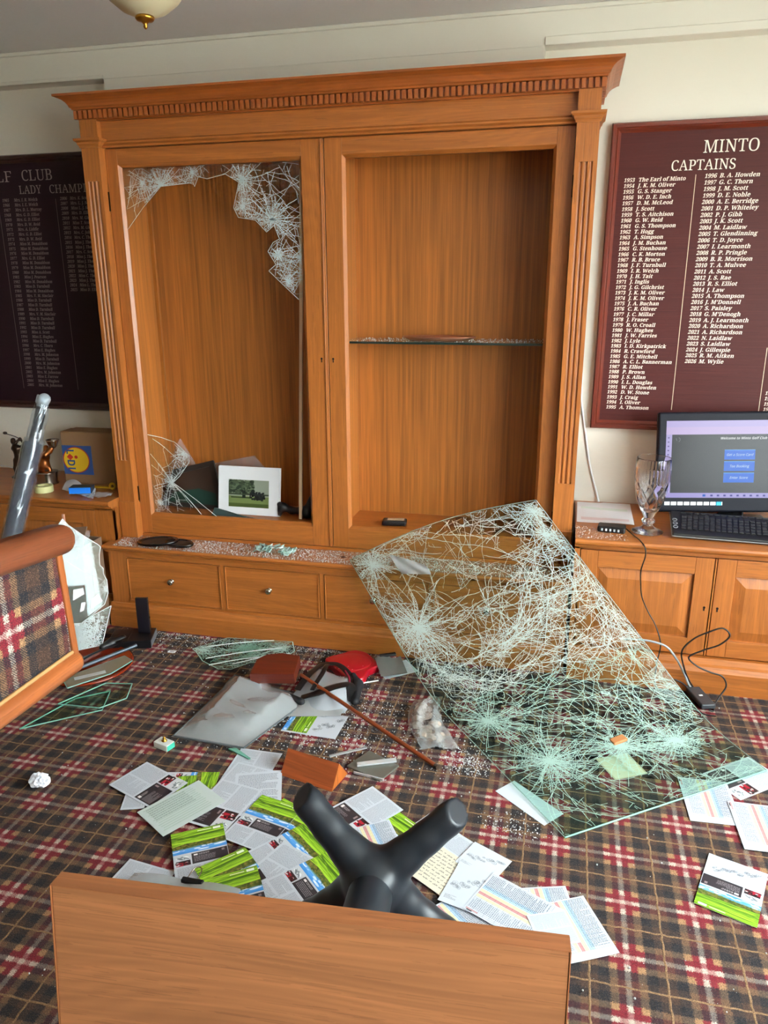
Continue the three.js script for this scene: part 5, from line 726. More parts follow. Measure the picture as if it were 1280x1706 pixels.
// ---------------------------------------------------------------- on the ledge
{
  const disc = (label, pos, ry, rx, s) => { const t = thing('oval_stand', label, 'stand', pos, ry); t.rotation.z = rx; const g = lathe([[0.0005, 0.006], [0.062, 0.006], [0.066, 0.009], [0.071, 0.014], [0.075, 0.014], [0.078, 0.010], [0.076, 0.003], [0.070, 0.0], [0.0005, 0.0]], 56); g.scale(s, 1, s * 0.62); mesh('stand_body', g, blackGloss, t); mesh('inner_field', (() => { const q = lathe([[0.0005, 0.0078], [0.058, 0.0078], [0.060, 0.0066]], 48); q.scale(s, 1, s * 0.62); return q; })(), std({ color: 0x2a2622, roughness: 0.5 }), t); };
  disc('larger black oval stand on the ledge, left one of the pair', [-0.800, 0.404, 0.108], 0.12, 0.06, 1.25);
  disc('smaller black oval stand on the ledge, right one of the pair', [-0.690, 0.404, 0.112], -0.15, 0.0, 0.92);
  const r = rngOf(61), lump = []; for (let i = 0; i < 46; i++) { const g = new THREE.BoxGeometry(0.012 + 0.02 * r(), 0.004, 0.010 + 0.016 * r()); g.rotateX((r() - 0.5) * 1.4); g.rotateY(r() * 3); g.rotateZ((r() - 0.5) * 1.2); g.translate(-0.32 + 0.17 * r(), 0.410 + 0.014 * r(), 0.06 + 0.075 * r()); lump.push(g.toNonIndexed()); }
  tag(mesh('glass_lump', merge(lump), phys({ color: 0xcfeae4, transmission: 0.55, thickness: 0, roughness: 0.12 })), 'clump of crushed greenish glass still held together on the ledge', 'broken glass');
  tag(mesh('corner_patch', prism([[-0.013, 0], [0, 0.012], [0.013, 0], [0, -0.012]], 0.0015).rotateX(-PI / 2), std({ color: 0x5c2a1c, roughness: 0.6 }), scene, [0.071, 0.3985, 0.088]), 'small red-brown diamond chip on the ledge near the fallen pane', 'chip');
}
// ---------------------------------------------------------------- crushed glass crumbs
function crumbs(name, label, n, seed, place, s0 = 0.0016, s1 = 0.0045) {
  const r = rngOf(seed), g = new THREE.IcosahedronGeometry(1, 0), im = new THREE.InstancedMesh(g, crumbMat, n), m = new THREE.Matrix4(), q = new THREE.Quaternion(), e = new THREE.Euler();
  for (let i = 0; i < n; i++) { const s = s0 + (s1 - s0) * Math.pow(r(), 2.4), p = place(r); e.set(r() * 6, r() * 6, r() * 6); q.setFromEuler(e); m.compose(V(p[0], p[1] + s * 0.5, p[2]), q, V(s, s * (0.5 + 0.5 * r()), s)); im.setMatrixAt(i, m); }
  im.name = numbered(name); im.castShadow = im.receiveShadow = true; im.userData.kind = 'stuff'; scene.add(im); return tag(im, label, 'broken glass');
}
crumbs('glass_crumbs', 'dense scatter of crushed glass crumbs along the cabinet ledge', 6500, 71, (r) => { const x = -1.0 + 1.95 * r(); return [x, 0.397, 0.015 + 0.150 * r()]; }, 0.0010, 0.0030);
crumbs('glass_crumbs', 'glass crumbs sprinkled on the glass shelf', 420, 72, (r) => [0.08 + 0.83 * r(), 1.3005, -0.28 + 0.23 * r()], 0.0012, 0.0032);
crumbs('glass_crumbs', 'glass crumbs scattered over the carpet before the cabinet', 6500, 73, (r) => { const k = r(); if (k < 0.34) return [-0.95 + 1.3 * r(), 0.001, 0.19 + 0.25 * r() * r()]; if (k < 0.80) { const a = r() * 2 * PI, q = Math.sqrt(r()) * (0.4 + 0.6 * r()); return [0.25 + 0.75 * q * Math.cos(a), 0.001, 0.72 + 0.42 * q * Math.sin(a)]; } if (k < 0.88) return [0.72 + 0.10 * (r() + r() - 1), 0.001, 0.86 + 0.09 * (r() + r() - 1)]; if (k < 0.92) return [0.89 + 0.12 * (r() + r() - 1), 0.001, 1.14 + 0.09 * (r() + r() - 1)]; return [-0.9 + 2.6 * r(), 0.001, 0.3 + 1.9 * r()]; }, 0.0007, 0.0029);
crumbs('glass_crumbs', 'dust of glass crumbs on the right worktop by the hub', 260, 74, (r) => [1.03 + 0.2 * r(), 0.587, 0.02 + 0.15 * r()], 0.001, 0.0026);
// ---------------------------------------------------------------- floor clutter before the cabinet
{
  const poly = [[-0.529, 0.362], [-0.470, 0.255], [-0.445, 0.195], [-0.26, 0.19], [-0.135, 0.198], [-0.10, 0.27], [-0.136, 0.346], [-0.25, 0.40], [-0.300, 0.478], [-0.35, 0.490], [-0.446, 0.436], [-0.50, 0.385]];
  const t = thing('broken_glass_sheet', 'crumpled sheet of crazed green glass on the carpet under the drawers', 'broken glass');
  const hy = (x, z) => 0.012 + 0.010 * Math.sin(9 * x + 3) * Math.sin(11 * z) + 0.006 * Math.sin(21 * x + 17 * z);
  const sh = prism(poly.map((p) => [p[0], -p[1]]), 0.004).rotateX(-PI / 2); const p = sh.attributes.position; for (let i = 0; i < p.count; i++) p.setY(i, p.getY(i) + hy(p.getX(i), p.getZ(i))); sh.computeVertexNormals(); mesh('glass_sheet', sh, pane, t);
  const n = Net(83, inPoly(poly)); for (let i = 0; i < 9; i++) { const z = 0.2 + 0.034 * i; n.band(-0.5 + 0.02 * i, z + 0.14, -0.12, z - 0.02, 4, 0.02, 0.0017); } n.impact(-0.33, 0.27, 30, 0.14, 0.03, 0.0018); n.impact(-0.48, 0.36, 20, 0.1, 0.02, 0.0018); n.impact(-0.17, 0.26, 24, 0.12, 0.02, 0.0018); for (let i = 0; i < 160; i++) n.walk(-0.53 + 0.43 * n.r(), 0.19 + 0.3 * n.r(), n.r() * 6.28, 0.05, 0.012, 0.7, 0.0013, 0.1);
  for (let i = 0; i < poly.length; i++) { const a = poly[i], b = poly[(i + 1) % poly.length]; n.segs.push([a[0], a[1], b[0], b[1], 0.004]); }
  const c = mesh('crack_lines', crackGeo(n.segs, (x, y) => ({ p: V(x, hy(x, y) + 0.0045, y), n: V(0, 1, 0) })), crackGreen, t); c.userData.kind = 'stuff';
  const sp = [[-0.44, 0.42, -0.16, 0.26], [-0.40, 0.47, -0.20, 0.35], [-0.50, 0.33, -0.22, 0.20], [-0.31, 0.44, -0.11, 0.30]].map(([a, b, cx, d]) => tube([[a, 0.024, b], [(a + cx) / 2, 0.030, (b + d) / 2], [cx, 0.026, d]], 0.0022, 8, 5)); sp.forEach((g) => mesh('bright_fold', g, crackWhite, t));
}
{ // clear plastic folder / pouch
  const t = thing('clear_folder', 'big crumpled clear plastic folder lying below the brown wooden plaque', 'folder');
  const A = V(-0.300, 0, 0.950), B = V(-0.030, 0, 0.962), C = V(0.085, 0, 0.60), D = V(-0.262, 0, 0.520);
  const top = (u, v) => { const p = D.clone().lerp(C, u).lerp(A.clone().lerp(B, u), v); const e = Math.min(1, 5 * Math.min(u, 1 - u)) * Math.min(1, 5 * Math.min(v, 1 - v)); p.y = 0.010 + 0.055 * e * (1 - 0.75 * v) * (1 - 0.35 * u) + 0.006 * Math.sin(7 * u + 5 * v) * e + 0.006 * Math.abs(Math.sin(5 * u - 8 * v + 2 * Math.sin(5 * v))) * e + 0.004 * Math.abs(Math.sin(12 * v + 4 * u)) * e + (u < 0.5 && v < 0.2 ? 0.012 : 0); return p; };
  mesh('upper_sheet', sheet(top, 40, 40, 0.0008), filmMilk, t);
  mesh('lower_sheet', sheet((u, v) => { const p = D.clone().lerp(C, u).lerp(A.clone().lerp(B, u), v); p.x -= 0.012; p.y = 0.003; return p; }, 4, 4, 0.0008), filmMilk, t);
  const rim = (f) => tube(Array.from({ length: 9 }, (_, i) => f(i / 8).toArray()), 0.0032, 40, 6);
  mesh('welded_rim', merge([rim((s) => top(s, 0)), rim((s) => top(s, 1)), rim((s) => top(0, s)), rim((s) => top(1, s))]), phys({ color: 0x70777a, roughness: 0.25, transmission: 0.25, thickness: 0 }), t);
  mesh('inner_sheet', sheet((u, v) => { const p = D.clone().lerp(C, 0.08 + 0.84 * u).lerp(A.clone().lerp(B, 0.08 + 0.84 * u), 0.08 + 0.86 * v); p.y = 0.006 + 0.018 * Math.sin(PI * u) * (1 - v); return p; }, 12, 12, 0.0006), std({ color: 0xb0b4b6, roughness: 0.7 }), t);
  const s = thing('glass_shard', 'small pale green glass sliver at the lower tip of the clear folder', 'glass shard', [-0.035, 0.004, 0.995], -0.5); mesh('sliver', prism([[-0.05, -0.006], [0.045, 0.004], [0.05, 0.010], [-0.03, 0.014]], 0.005).rotateX(-PI / 2), phys({ color: 0x9fe0cc, transmission: 0.5, thickness: 0, roughness: 0.1 }), s);
}
{
  const t = thing('wooden_plaque', 'dark brown wooden plaque with a carved arc lying on the clear folder', 'plaque', [-0.078, 0.066, 0.540], 0.16); t.rotation.x = 0.22;
  const red = phys({ map: brownTex, color: 0x7a3526, roughness: 0.4, clearcoat: 0.4, clearcoatRoughness: 0.25 });
  mesh('plaque_body', uvBox(prism([[-0.085, -0.06], [0.088, -0.062], [0.092, 0.05], [0.02, 0.066], [-0.04, 0.058], [-0.075, 0.03]], 0.042, 0.003).rotateX(-PI / 2), 'x'), red, t);
  mesh('carved_arc', new THREE.TorusGeometry(0.062, 0.0022, 6, 40, 2.3).rotateX(-PI / 2).translate(0.005, 0.0425, 0.018), mahoganyDark, t);
  const b = thing('black_bag', 'black-trimmed clear bag with straps beside the red plastic cap', 'bag');
  const bag = (u, v) => V(0.02 + 0.225 * u + 0.01 * Math.sin(4 * v), 0.008 + 0.052 * Math.pow(Math.sin(PI * Math.min(1, u * 0.95 + 0.05)), 0.7) * Math.pow(Math.sin(PI * Math.min(1, v * 0.9 + 0.1)), 0.7) + 0.008 * Math.sin(8 * u + 3 * v), 0.40 + 0.255 * v + 0.03 * Math.sin(3 * u));
  mesh('clear_panel', sheet(bag, 28, 26, 0.001), phys({ color: 0xb9bec4, transmission: 0.35, thickness: 0, roughness: 0.25, clearcoat: 0.5 }), b);
  const strap = (pts, w) => { const cv = new THREE.CatmullRomCurve3(pts.map((p) => V(...p))); return sheet((u, v) => { const p = cv.getPoint(u), d = cv.getTangent(u), s = V().crossVectors(d, V(0, 1, 0)).normalize(); return p.addScaledVector(s, (v - 0.5) * w).add(V(0, 0.002 * Math.sin(9 * u), 0)); }, 30, 3, 0.003); };
  mesh('strap', strap([[0.040, 0.05, 0.62], [0.058, 0.066, 0.52], [0.085, 0.064, 0.43], [0.13, 0.060, 0.405], [0.19, 0.052, 0.45], [0.235, 0.040, 0.52], [0.252, 0.02, 0.59]], 0.026), black, b);
  mesh('strap', strap([[0.10, 0.066, 0.43], [0.105, 0.072, 0.51], [0.10, 0.056, 0.62]], 0.018), black, b); mesh('strap', strap([[0.06, 0.03, 0.64], [0.12, 0.05, 0.63], [0.175, 0.06, 0.58], [0.225, 0.052, 0.545], [0.255, 0.02, 0.60]], 0.036), black, b);
  mesh('piping', merge([tube([[0.18, 0.058, 0.45], [0.212, 0.052, 0.50], [0.222, 0.044, 0.56]], 0.004, 20, 6)]), std({ color: 0x7c1030, roughness: 0.5 }), b);
  mesh('side_panel', blob([[0.245, 0.03, 0.50, 0.020, 0.262, 0.02, 0.60, 0.016], [0.215, 0.045, 0.46, 0.014, 0.245, 0.03, 0.50, 0.018], [-0.0, 0.022, 0.62, 0.010, 0.07, 0.026, 0.66, 0.014]], 40, 0.02), std({ color: 0x17171b, roughness: 0.7 }), b);
  mesh('lower_flap', sheet((u, v) => V(0.03 + 0.20 * u, 0.006 + 0.024 * Math.sin(PI * u) * (1 - v), 0.645 + 0.095 * v - 0.05 * u * v), 16, 10, 0.001), phys({ color: 0xb4b6b6, transmission: 0.3, thickness: 0, roughness: 0.3 }), b);
}
{ // red plastic cap
  const t = thing('red_cap', 'bright red lobed plastic cap dusted with glass crumbs', 'cap', [0.172, 0.004, 0.325]);
  const pts = [[-0.118, 0.010], [-0.06, 0.070], [-0.02, 0.108], [0.035, 0.098], [0.085, 0.045], [0.122, 0.014], [0.085, -0.045], [0.078, -0.115], [0.022, -0.135], [-0.03, -0.090], [-0.075, -0.040]], cv = new THREE.CatmullRomCurve3(pts.map((p) => V(p[0], p[1], 0)), true, 'catmullrom', 0.5).getPoints(90).map((p) => [p.x, p.y]);
  const g = prism(cv, 0.020, 0.006).rotateX(-PI / 2), p = g.attributes.position; for (let i = 0; i < p.count; i++) if (p.getY(i) > 0.01) p.setY(i, p.getY(i) + 0.008 * Math.max(0, 1 - Math.hypot(p.getX(i), p.getZ(i)) / 0.13)); g.computeVertexNormals();
  const red = phys({ color: 0xb00a20, roughness: 0.35, clearcoat: 0.4 }); mesh('cap_body', g, red, t);
  const dome = new THREE.SphereGeometry(1, 40, 14, 0, 2 * PI, 0, PI / 2).scale(0.080, 0.006, 0.074).translate(0, 0.028, 0.0); mesh('raised_crown', dome, red, t);
  crumbs('glass_crumbs', 'few glass crumbs on the bright red cap', 60, 75, (r) => { const a = r() * 6.28, q = 0.07 * r(); return [0.172 + q * Math.cos(a), 0.034 - 4 * (q - 0.035) * (q > 0.035 ? q - 0.035 : 0), 0.345 + q * Math.sin(a)]; }, 0.001, 0.003);
  const s = thing('grey_scrap', 'crumpled grey plastic scrap with a dark clip beside the red cap', 'plastic scrap', [0.335, 0.006, 0.315], 0.5);
  mesh('scrap', sheet((u, v) => V(-0.055 + 0.11 * u, 0.008 + 0.030 * v + 0.010 * Math.sin(6 * u) * v, 0.05 - 0.10 * v), 14, 10, 0.0015), std({ color: 0x6c6a68, roughness: 0.4 }), s); mesh('clip', new RoundedBoxGeometry(0.07, 0.012, 0.016, 1, 0.003).translate(0, 0.046, -0.052), black, s);
}
{
  const A = V(0.026, 0.066, 0.535), B = V(0.622, 0.010, 0.912), d = B.clone().sub(A), L = d.length(), t = thing('wooden_stick', 'long thin brown wooden stick lying across the carpet', 'stick', A.toArray()); t.quaternion.setFromUnitVectors(V(0, 1, 0), d.normalize());
  mesh('shaft', uvBox(new THREE.CylinderGeometry(0.0078, 0.0072, L, 18).translate(0, L / 2, 0), 'y'), phys({ map: brownTex, color: 0xa5603c, roughness: 0.45 }), t); mesh('ferrule', new THREE.CylinderGeometry(0.0078, 0.0078, 0.012, 18).translate(0, L + 0.004, 0), std({ color: 0x3a2a20, roughness: 0.5 }), t);
  const w = thing('wooden_wedge', 'triangular oak wedge block lying by the left pedestal arm', 'wedge block', [0.238, 0.0015, 1.066], -0.225);
  const g = prism([[-0.030, 0], [0.072, 0], [0.020, 0.070]], 0.190, 0.001); g.rotateY(PI / 2); g.translate(-0.095, 0, -0.01); mesh('block', uvBox(g, 'x'), phys({ map: brownTex, color: 0xc87a4c, roughness: 0.5 }), w);
  const end = prism([[-0.030, 0], [0.072, 0], [0.020, 0.070]], 0.0012).rotateY(PI / 2).translate(0.0958, 0, -0.01); mesh('end_grain', uvBox(end, 'y', 0.2, 0.3), phys({ map: veneerTex, color: 0xffe0b8, roughness: 0.6 }), w);
}
{
  const t = thing('grey_nameplate', 'grey metal plate with two bright strips lying right of the wedge block', 'plate', [0.425, 0.010, 0.955], -0.25); t.rotation.x = 0.10;
  const m = std({ color: 0x7d8078, metalness: 0.6, roughness: 0.35 }), sv = std({ color: 0xdfe6e8, metalness: 0.5, roughness: 0.2 });
  mesh('plate_body', prism([[-0.075, -0.045], [0.055, -0.060], [0.078, 0.030], [-0.045, 0.052]], 0.004, 0.0008).rotateX(-PI / 2), m, t); mesh('front_lip', box(0.105, 0.008, 0.004, [0.005, 0.002, 0.056]).rotateY(0.12), sv, t); mesh('strip', box(0.130, 0.006, 0.016, [0.01, 0.010, 0.0]).rotateY(0.62), sv, t); mesh('underside_block', box(0.05, 0.012, 0.03, [-0.03, -0.004, 0.02]), black, t);
  const c = thing('clear_strip', 'thin clear plastic strip left of the grey metal plate', 'strip', [0.320, 0.004, 0.895], 0.62); mesh('strip', new RoundedBoxGeometry(0.135, 0.005, 0.012, 1, 0.002), filmMilk, c);
  const c2 = thing('clear_strip', 'thin white strip pointing from the black bag towards the grey scrap', 'strip', [0.262, 0.006, 0.43], 0.55); mesh('strip', new RoundedBoxGeometry(0.10, 0.004, 0.006, 1, 0.0015), crackWhite, c2);
  const z = thing('zip_bag', 'crumpled clear bag of pale scraps under the left edge of the fallen pane', 'bag');
  const top = (u, v) => { const p = V(0.478, 0, 0.528).lerp(V(0.575, 0, 0.470), u).lerp(V(0.560, 0, 0.825).lerp(V(0.690, 0, 0.800), u), v); const e = Math.pow(Math.sin(PI * Math.min(1, 0.04 + u * 0.92)), 0.6) * Math.pow(Math.sin(PI * Math.min(1, 0.04 + 0.92 * v)), 0.6); p.y = 0.004 + 0.040 * e + 0.012 * Math.sin(13 * u + 9 * v) * e + 0.007 * Math.sin(23 * v - 9 * u) * e; p.x -= 0.035 * Math.sin(PI * v); return p; };
  mesh('film', sheet(top, 34, 40, 0.0006), film, z); const r = rngOf(97), bits = []; for (let i = 0; i < 26; i++) { const q = top(0.15 + 0.7 * r(), 0.12 + 0.76 * r()); const g = new THREE.DodecahedronGeometry(0.008 + 0.012 * r(), 0).scale(1.3, 0.6, 1); g.rotateY(r() * 6); g.translate(q.x, 0.010 + (q.y - 0.012) * 0.5 * r(), q.z); bits.push(g); }
  mesh('scraps', merge(bits), std({ color: 0xb9a898, roughness: 0.7 }), z).userData.kind = 'stuff'; mesh('seam', tube(Array.from({ length: 9 }, (_, i) => top(i / 8, 1).toArray()), 0.003, 30, 6), film, z); mesh('seam', tube(Array.from({ length: 9 }, (_, i) => top(0, i / 8).toArray()), 0.003, 30, 6), film, z);
}
{
  const g = thing('small_white_box', 'small white box with a green end and a gold knob on top', 'box', [-0.305, 0.0012, 1.008], -0.28);
  mesh('box_body', new RoundedBoxGeometry(0.062, 0.022, 0.038, 1, 0.002).translate(0, 0.011, 0), std({ color: 0xd9dcd6, roughness: 0.6 }), g); mesh('green_end', new THREE.BoxGeometry(0.001, 0.019, 0.034).translate(0.0315, 0.011, 0), std({ color: 0x3fb59a, roughness: 0.5 }), g); mesh('gold_knob', lathe([[0.0005, 0.0], [0.009, 0.0], [0.010, 0.003], [0.004, 0.006], [0.006, 0.011], [0.003, 0.016], [0.0005, 0.017]], 20).translate(0, 0.0225, -0.002), brass, g);
  const s = new THREE.IcosahedronGeometry(0.030, 4), p = s.attributes.position, r = noiseOf(55); for (let i = 0; i < p.count; i++) { const q = V().fromBufferAttribute(p, i), n = q.clone().normalize(); const k = 0.62 + 0.75 * Math.abs(r(n.x * 4 + 9, n.y * 4 + n.z * 3 + 9, 64, 64) - 0.5) + 0.25 * r(n.z * 7 + 20, n.x * 7 + n.y * 5 + 20, 64, 64); q.multiplyScalar(k); p.setXYZ(i, q.x, q.y * 0.8, q.z); } s.deleteAttribute('normal'); s.deleteAttribute('uv');
  tag(mesh('paper_ball', s, std({ color: 0xe6e8f0, roughness: 0.8, flatShading: true }), scene, [-0.582, 0.022, 1.290]), 'crumpled ball of white paper alone on the carpet at left', 'paper');
  const tg = (l, x, z, a) => { const t = thing('price_tag', l, 'tag', [x, 0.0016, z], a); mesh('tag_card', new THREE.BoxGeometry(0.034, 0.001, 0.020), white, t); mesh('tag_print', new THREE.BoxGeometry(0.018, 0.0006, 0.006).translate(0, 0.0008, 0.0), std({ color: 0x8c8c90, roughness: 0.7 }), t); };
  tg('tiny white tag on the carpet right of the black box', -0.632, 0.356, 0.1); tg('tiny white tag on the carpet seen through the fallen pane', 1.184, 0.290, 0.1);
  const c = thing('black_clip', 'small black clip lying on the leaflets by the table edge', 'clip', [0.092, 0.024, 1.572], 0.0); mesh('clip_body', new RoundedBoxGeometry(0.062, 0.014, 0.016, 2, 0.004), black, c); mesh('clip_wire', tube([[-0.02, 0, -0.006], [-0.012, 0.004, -0.045], [0.004, 0.004, -0.045], [0.010, 0, -0.006]], 0.0016, 20, 6), nickel, c);
  tag(mesh('clear_sleeve', sheet((u, v) => V(-0.075 + 0.30 * u, 0.020 + 0.010 * Math.abs(Math.sin(6 * u + 2 * v)), 1.575 + 0.09 * v - 0.01 * u), 22, 8, 0.0006), filmMilk), 'clear plastic sleeve lying along the table edge at left', 'sleeve');
}
// ---------------------------------------------------------------- left corner: carton, leaning shards, tray and black boxes
{
  const card = std({ color: 0x7c5f4a, roughness: 0.9 });
  const b = thing('open_carton', 'open cardboard carton standing behind the leaning glass', 'box', [-1.235, 0.001, 0.205]);
  for (const [n, g] of [['carton_side', box(0.36, 0.43, 0.004, [0, 0.215, 0.098])], ['carton_side', box(0.36, 0.43, 0.004, [0, 0.215, -0.045])], ['carton_side', box(0.004, 0.43, 0.139, [-0.178, 0.215, 0.0265])], ['carton_side', box(0.004, 0.43, 0.139, [0.178, 0.215, 0.0265])], ['carton_bottom', box(0.352, 0.004, 0.139, [0, 0.003, 0.0265])]]) mesh(n, g, card, b);
  const fl = mesh('flap', box(0.12, 0.004, 0.10, [0.06, 0, 0]), card, b); fl.position.set(0.06, 0.445, 0.06); fl.rotation.set(0.9, 0.1, 0.15);
  tag(mesh('plastic_wrap', sheet((u, v) => V(-1.30 + 0.22 * u, 0.44 + 0.03 * Math.abs(Math.sin(5 * u + 4 * v)) - 0.02 * v, 0.19 + 0.08 * v), 16, 8, 0.0006), film), 'clear plastic wrap stuffed in the top of the open carton', 'wrapper');
  const st = thing('pink_stick', 'short pale pink stick poking up behind the leaning glass', 'stick', [-1.165, 0.40, 0.255]); mesh('stick', box(0.012, 0.16, 0.008, [0, 0.08, 0], 'y', 0.002), std({ color: 0xc98f76, roughness: 0.6 }), st);
  const bin = thing('grey_bin', 'dark grey bin with a blue liner showing, beside the armchair', 'bin', [-1.62, 0.001, 0.50]); mesh('bin_body', merge([new THREE.CylinderGeometry(0.155, 0.125, 0.46, 36, 1, true).translate(0, 0.23, 0), new THREE.CylinderGeometry(0.125, 0.125, 0.006, 36).translate(0, 0.003, 0)]), std({ color: 0x3a3c40, roughness: 0.5, side: THREE.DoubleSide }), bin);
  mesh('liner', blob([[0.10, 0.36, 0.125, 0.035, 0.075, 0.43, 0.115, 0.045], [0.075, 0.43, 0.115, 0.035, -0.05, 0.47, 0.12, 0.03]], 36, 0.03), phys({ color: 0x1838b0, roughness: 0.35 }), bin);
  // leaning shard: plane basis u, v, n at its foot
  const u = V(0.738, 0, -0.675), v = V(-0.170, 0.968, -0.185), n = V(0.654, 0.251, 0.714);
  const lean = (name, label, off) => { const t = thing(name, label, 'glass shard', V(-1.0, 0.016, 0.44).addScaledVector(n, off).toArray()); t.quaternion.setFromRotationMatrix(new THREE.Matrix4().makeBasis(u, v, n)); return t; };
  const up = [[-0.011, 0.57], [0.008, 0.54], [0.061, 0.487], [0.116, 0.437], [0.124, 0.426], [0.114, 0.396], [0.109, 0.348], [0.122, 0.331], [0.118, 0.309], [0.129, 0.277], [0.126, 0.221], [0.105, 0.175], [0.061, 0.147], [0.0, 0.113], [-0.033, 0.111], [-0.03, -0.004], [-0.06, -0.004], [-0.086, 0.437], [-0.047, 0.53]];
  const a = lean('leaning_glass', 'tall jagged shard of bright glass leaning on the carton by the armchair', 0);
  const gm = phys({ color: 0xf2fcfb, transmission: 0.95, thickness: 0, roughness: 0.03, ior: 1.5, specularIntensity: 0.5 });
  mesh('shard', prism(up, 0.006), gm, a);
  const na = Net(101, inPoly(up)); for (let i = 0; i < 7; i++) na.walk(-0.04 + 0.15 * na.r(), 0.3 + 0.25 * na.r(), na.r() * 6.28, 0.2, 0.02, 0.3, 0.0018, 0.1); na.impact(0.03, 0.48, 12, 0.12, 0.008, 0.0015); na.impact(0.122, 0.24, 14, 0.07, 0.010, 0.0016); na.walk(-0.05, 0.42, -0.9, 0.28, 0.02, 0.15, 0.003);
  for (let i = 0; i < up.length; i++) { const p = up[i], q = up[(i + 1) % up.length]; na.segs.push([p[0], p[1], q[0], q[1], 0.003]); }
  const flat = (x, y) => ({ p: V(x, y, 0.0065), n: V(0, 0, 1) }); mesh('crack_lines', crackGeo(na.segs, flat), crackWhite, a).userData.kind = 'stuff';
  mesh('polished_edge', merge([tube([[-0.060, 0.0, 0.003], [-0.086, 0.437, 0.003]], 0.006, 8, 6)]), phys({ color: 0xa9dfe4, roughness: 0.1, transmission: 0.3, thickness: 0, clearcoat: 1 }), a);
  for (const q of [[[-0.02, 0.215], [0.03, 0.235], [0.028, 0.262], [-0.012, 0.262]], [[0.045, 0.165], [0.055, 0.21], [0.085, 0.225], [0.10, 0.19]], [[0.0, 0.16], [0.018, 0.165], [0.03, 0.20], [0.012, 0.20]]]) mesh('paper_patch', prism(q, 0.0008).translate(0, 0, 0.0068), white, a);
  const lo = [[0.128, 0.166], [0.067, 0.004], [-0.045, 0.004], [-0.044, 0.06], [-0.05, 0.099], [-0.035, 0.121], [-0.002, 0.116], [0.05, 0.14]];
  const c = lean('leaning_glass', 'triangular crushed shard standing in front of the tall leaning one', 0.022); mesh('shard', prism(lo, 0.006), gm, c);
  const nc = Net(103, inPoly(lo)); for (let i = 0; i < 1500; i++) { const x = -0.05 + 0.15 * nc.r() * nc.r() + 0.02 * nc.r(), y = 0.004 + 0.125 * nc.r(); nc.walk(x, y, nc.r() * 6.28, 0.014, 0.006, 1.2, 0.0014); } nc.walk(0.03, 0.01, 1.2, 0.14, 0.02, 0.2, 0.003, 0.05);
  for (let i = 0; i < lo.length; i++) { const p = lo[i], q = lo[(i + 1) % lo.length]; nc.segs.push([p[0], p[1], q[0], q[1], 0.003]); } mesh('crack_lines', crackGeo(nc.segs, flat), crackWhite, c).userData.kind = 'stuff';
  // tray, strap, rod and sheets on the carpet
  const t = thing('round_tray', 'round red-brown wooden tray under the black strap and rod', 'tray', [-0.905, 0.001, 0.555]); const lac = phys({ color: 0x8c2f16, roughness: 0.2, clearcoat: 0.8, clearcoatRoughness: 0.08 });
  mesh('tray_body', lathe([[0.0005, 0], [0.165, 0], [0.178, 0.004], [0.180, 0.012], [0.172, 0.014], [0.168, 0.009], [0.0005, 0.008]], 72), lac, t);
  const sp = thing('black_strap', 'folded black strap lying on the round tray', 'strap', [0, 0, 0]); mesh('strap_body', sheet((q, w) => V(-0.99 + 0.105 * q + 0.03 * w, 0.020 + 0.018 * Math.sin(PI * q) * w, 0.64 - 0.30 * q + 0.06 * w * (1 - q)), 20, 4, 0.006), black, sp); mesh('buckle', blob([[-0.90, 0.030, 0.39, 0.020, -0.875, 0.034, 0.345, 0.016], [-0.92, 0.026, 0.43, 0.014, -0.90, 0.03, 0.39, 0.018]], 30, 0.015), black, sp);
  const A = V(-0.955, 0.022, 0.70), B = V(-0.770, 0.040, 0.405), d = B.clone().sub(A), L = d.length(), rod = thing('grey_rod', 'grey metal rod lying across the round tray to the black box', 'rod', A.toArray()); rod.quaternion.setFromUnitVectors(V(0, 1, 0), d.normalize()); mesh('rod_body', new THREE.CylinderGeometry(0.0075, 0.0075, L, 16).translate(0, L / 2, 0), std({ color: 0x59636e, metalness: 0.5, roughness: 0.4 }), rod);
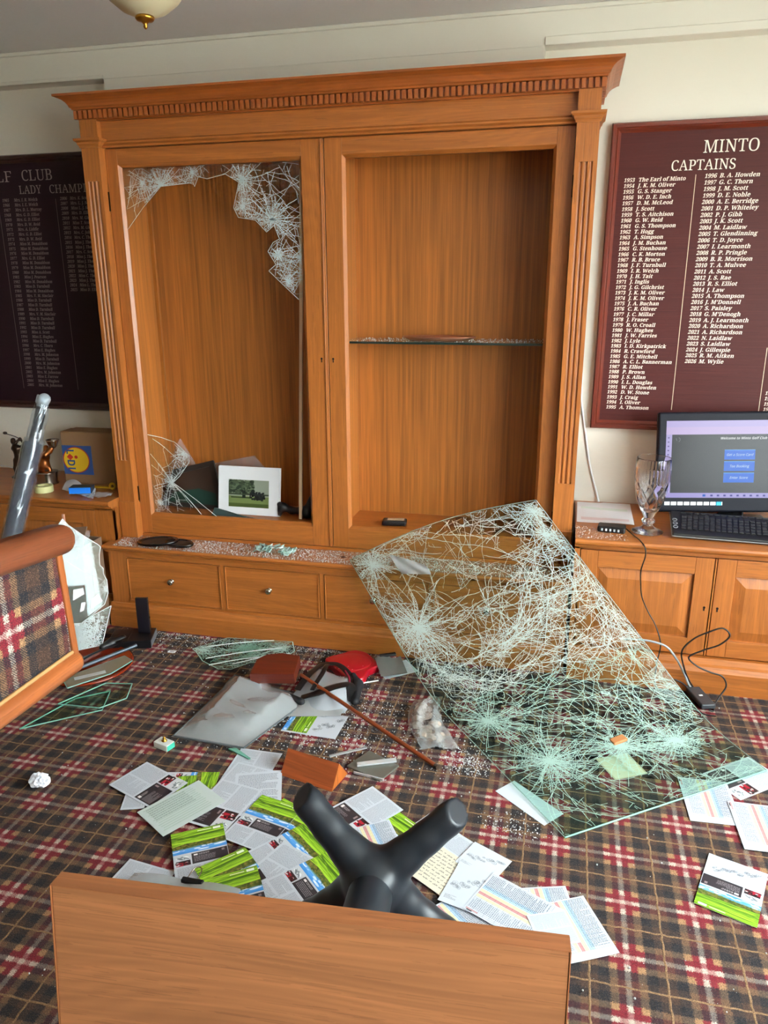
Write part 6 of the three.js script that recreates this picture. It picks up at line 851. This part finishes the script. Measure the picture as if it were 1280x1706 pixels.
  const gs = (label, pts, y, m) => { const q = thing('glass_sheet', label, 'glass sheet', [0, y, 0]); mesh('sheet', prism(pts.map((p) => [p[0], -p[1]]), 0.004).rotateX(-PI / 2), m, q); const e = []; for (let i = 0; i < pts.length; i++) { const k = pts[i], l = pts[(i + 1) % pts.length]; e.push(tube([[k[0], 0.002, k[1]], [(k[0] + l[0]) / 2, 0.002, (k[1] + l[1]) / 2], [l[0], 0.002, l[1]]], 0.0026, 4, 5)); } mesh('polished_edge', merge(e), paneEdge, q); return q; };
  const greenPane = phys({ color: 0xf0faf6, transmission: 1, thickness: 0, roughness: 0.02, ior: 1.5, specularIntensity: 0.3 });
  gs('beige-looking glass sheet half on the round tray', [[-0.925, 0.70], [-0.79, 0.47], [-0.735, 0.50], [-0.76, 0.62], [-0.86, 0.76]], 0.0165, phys({ color: 0xb9a78c, transmission: 0.55, thickness: 0, roughness: 0.1 }));
  gs('green-edged glass sheet nearest the armchair on the carpet', [[-0.865, 1.03], [-0.765, 0.945], [-0.65, 0.85], [-0.70, 0.72], [-0.80, 0.80]], 0.002, greenPane);
  gs('green-edged glass sheet right of the round tray on the carpet', [[-0.83, 0.86], [-0.66, 0.85], [-0.60, 0.765], [-0.64, 0.66], [-0.745, 0.68]], 0.009, greenPane);
  const lb = thing('paper_strip', 'pale paper strip lying on the beige-looking glass sheet', 'paper', [-0.83, 0.0225, 0.655], 0.75); mesh('strip', new THREE.BoxGeometry(0.12, 0.001, 0.024), std({ color: 0xb7b6b2, roughness: 0.7 }), lb);
  const k = thing('black_box', 'flat black box with grey end on the carpet below the first drawer', 'box', [-0.845, 0.001, 0.315], 0.33); mesh('box_body', new RoundedBoxGeometry(0.185, 0.038, 0.130, 2, 0.003).translate(0, 0.019, 0), std({ color: 0x101014, roughness: 0.4 }), k); mesh('grey_end', new THREE.BoxGeometry(0.001, 0.030, 0.124).translate(0.0930, 0.019, 0), std({ color: 0x5c6066, roughness: 0.5 }), k); mesh('lid_seam', box(0.004, 0.0012, 0.128, [-0.01, 0.0385, 0]), black, k);
  const s2 = thing('black_slab', 'upright narrow black slab standing on the flat black box', 'slab', [-0.800, 0.041, 0.285], 0.2); mesh('slab_body', new RoundedBoxGeometry(0.054, 0.168, 0.016, 2, 0.002).translate(0, 0.084, 0), std({ color: 0x15131a, roughness: 0.35 }), s2); mesh('catch', new RoundedBoxGeometry(0.004, 0.012, 0.006, 1, 0.001).translate(0.0285, 0.075, 0), nickel, s2);
}
renderer.render(scene, camera);
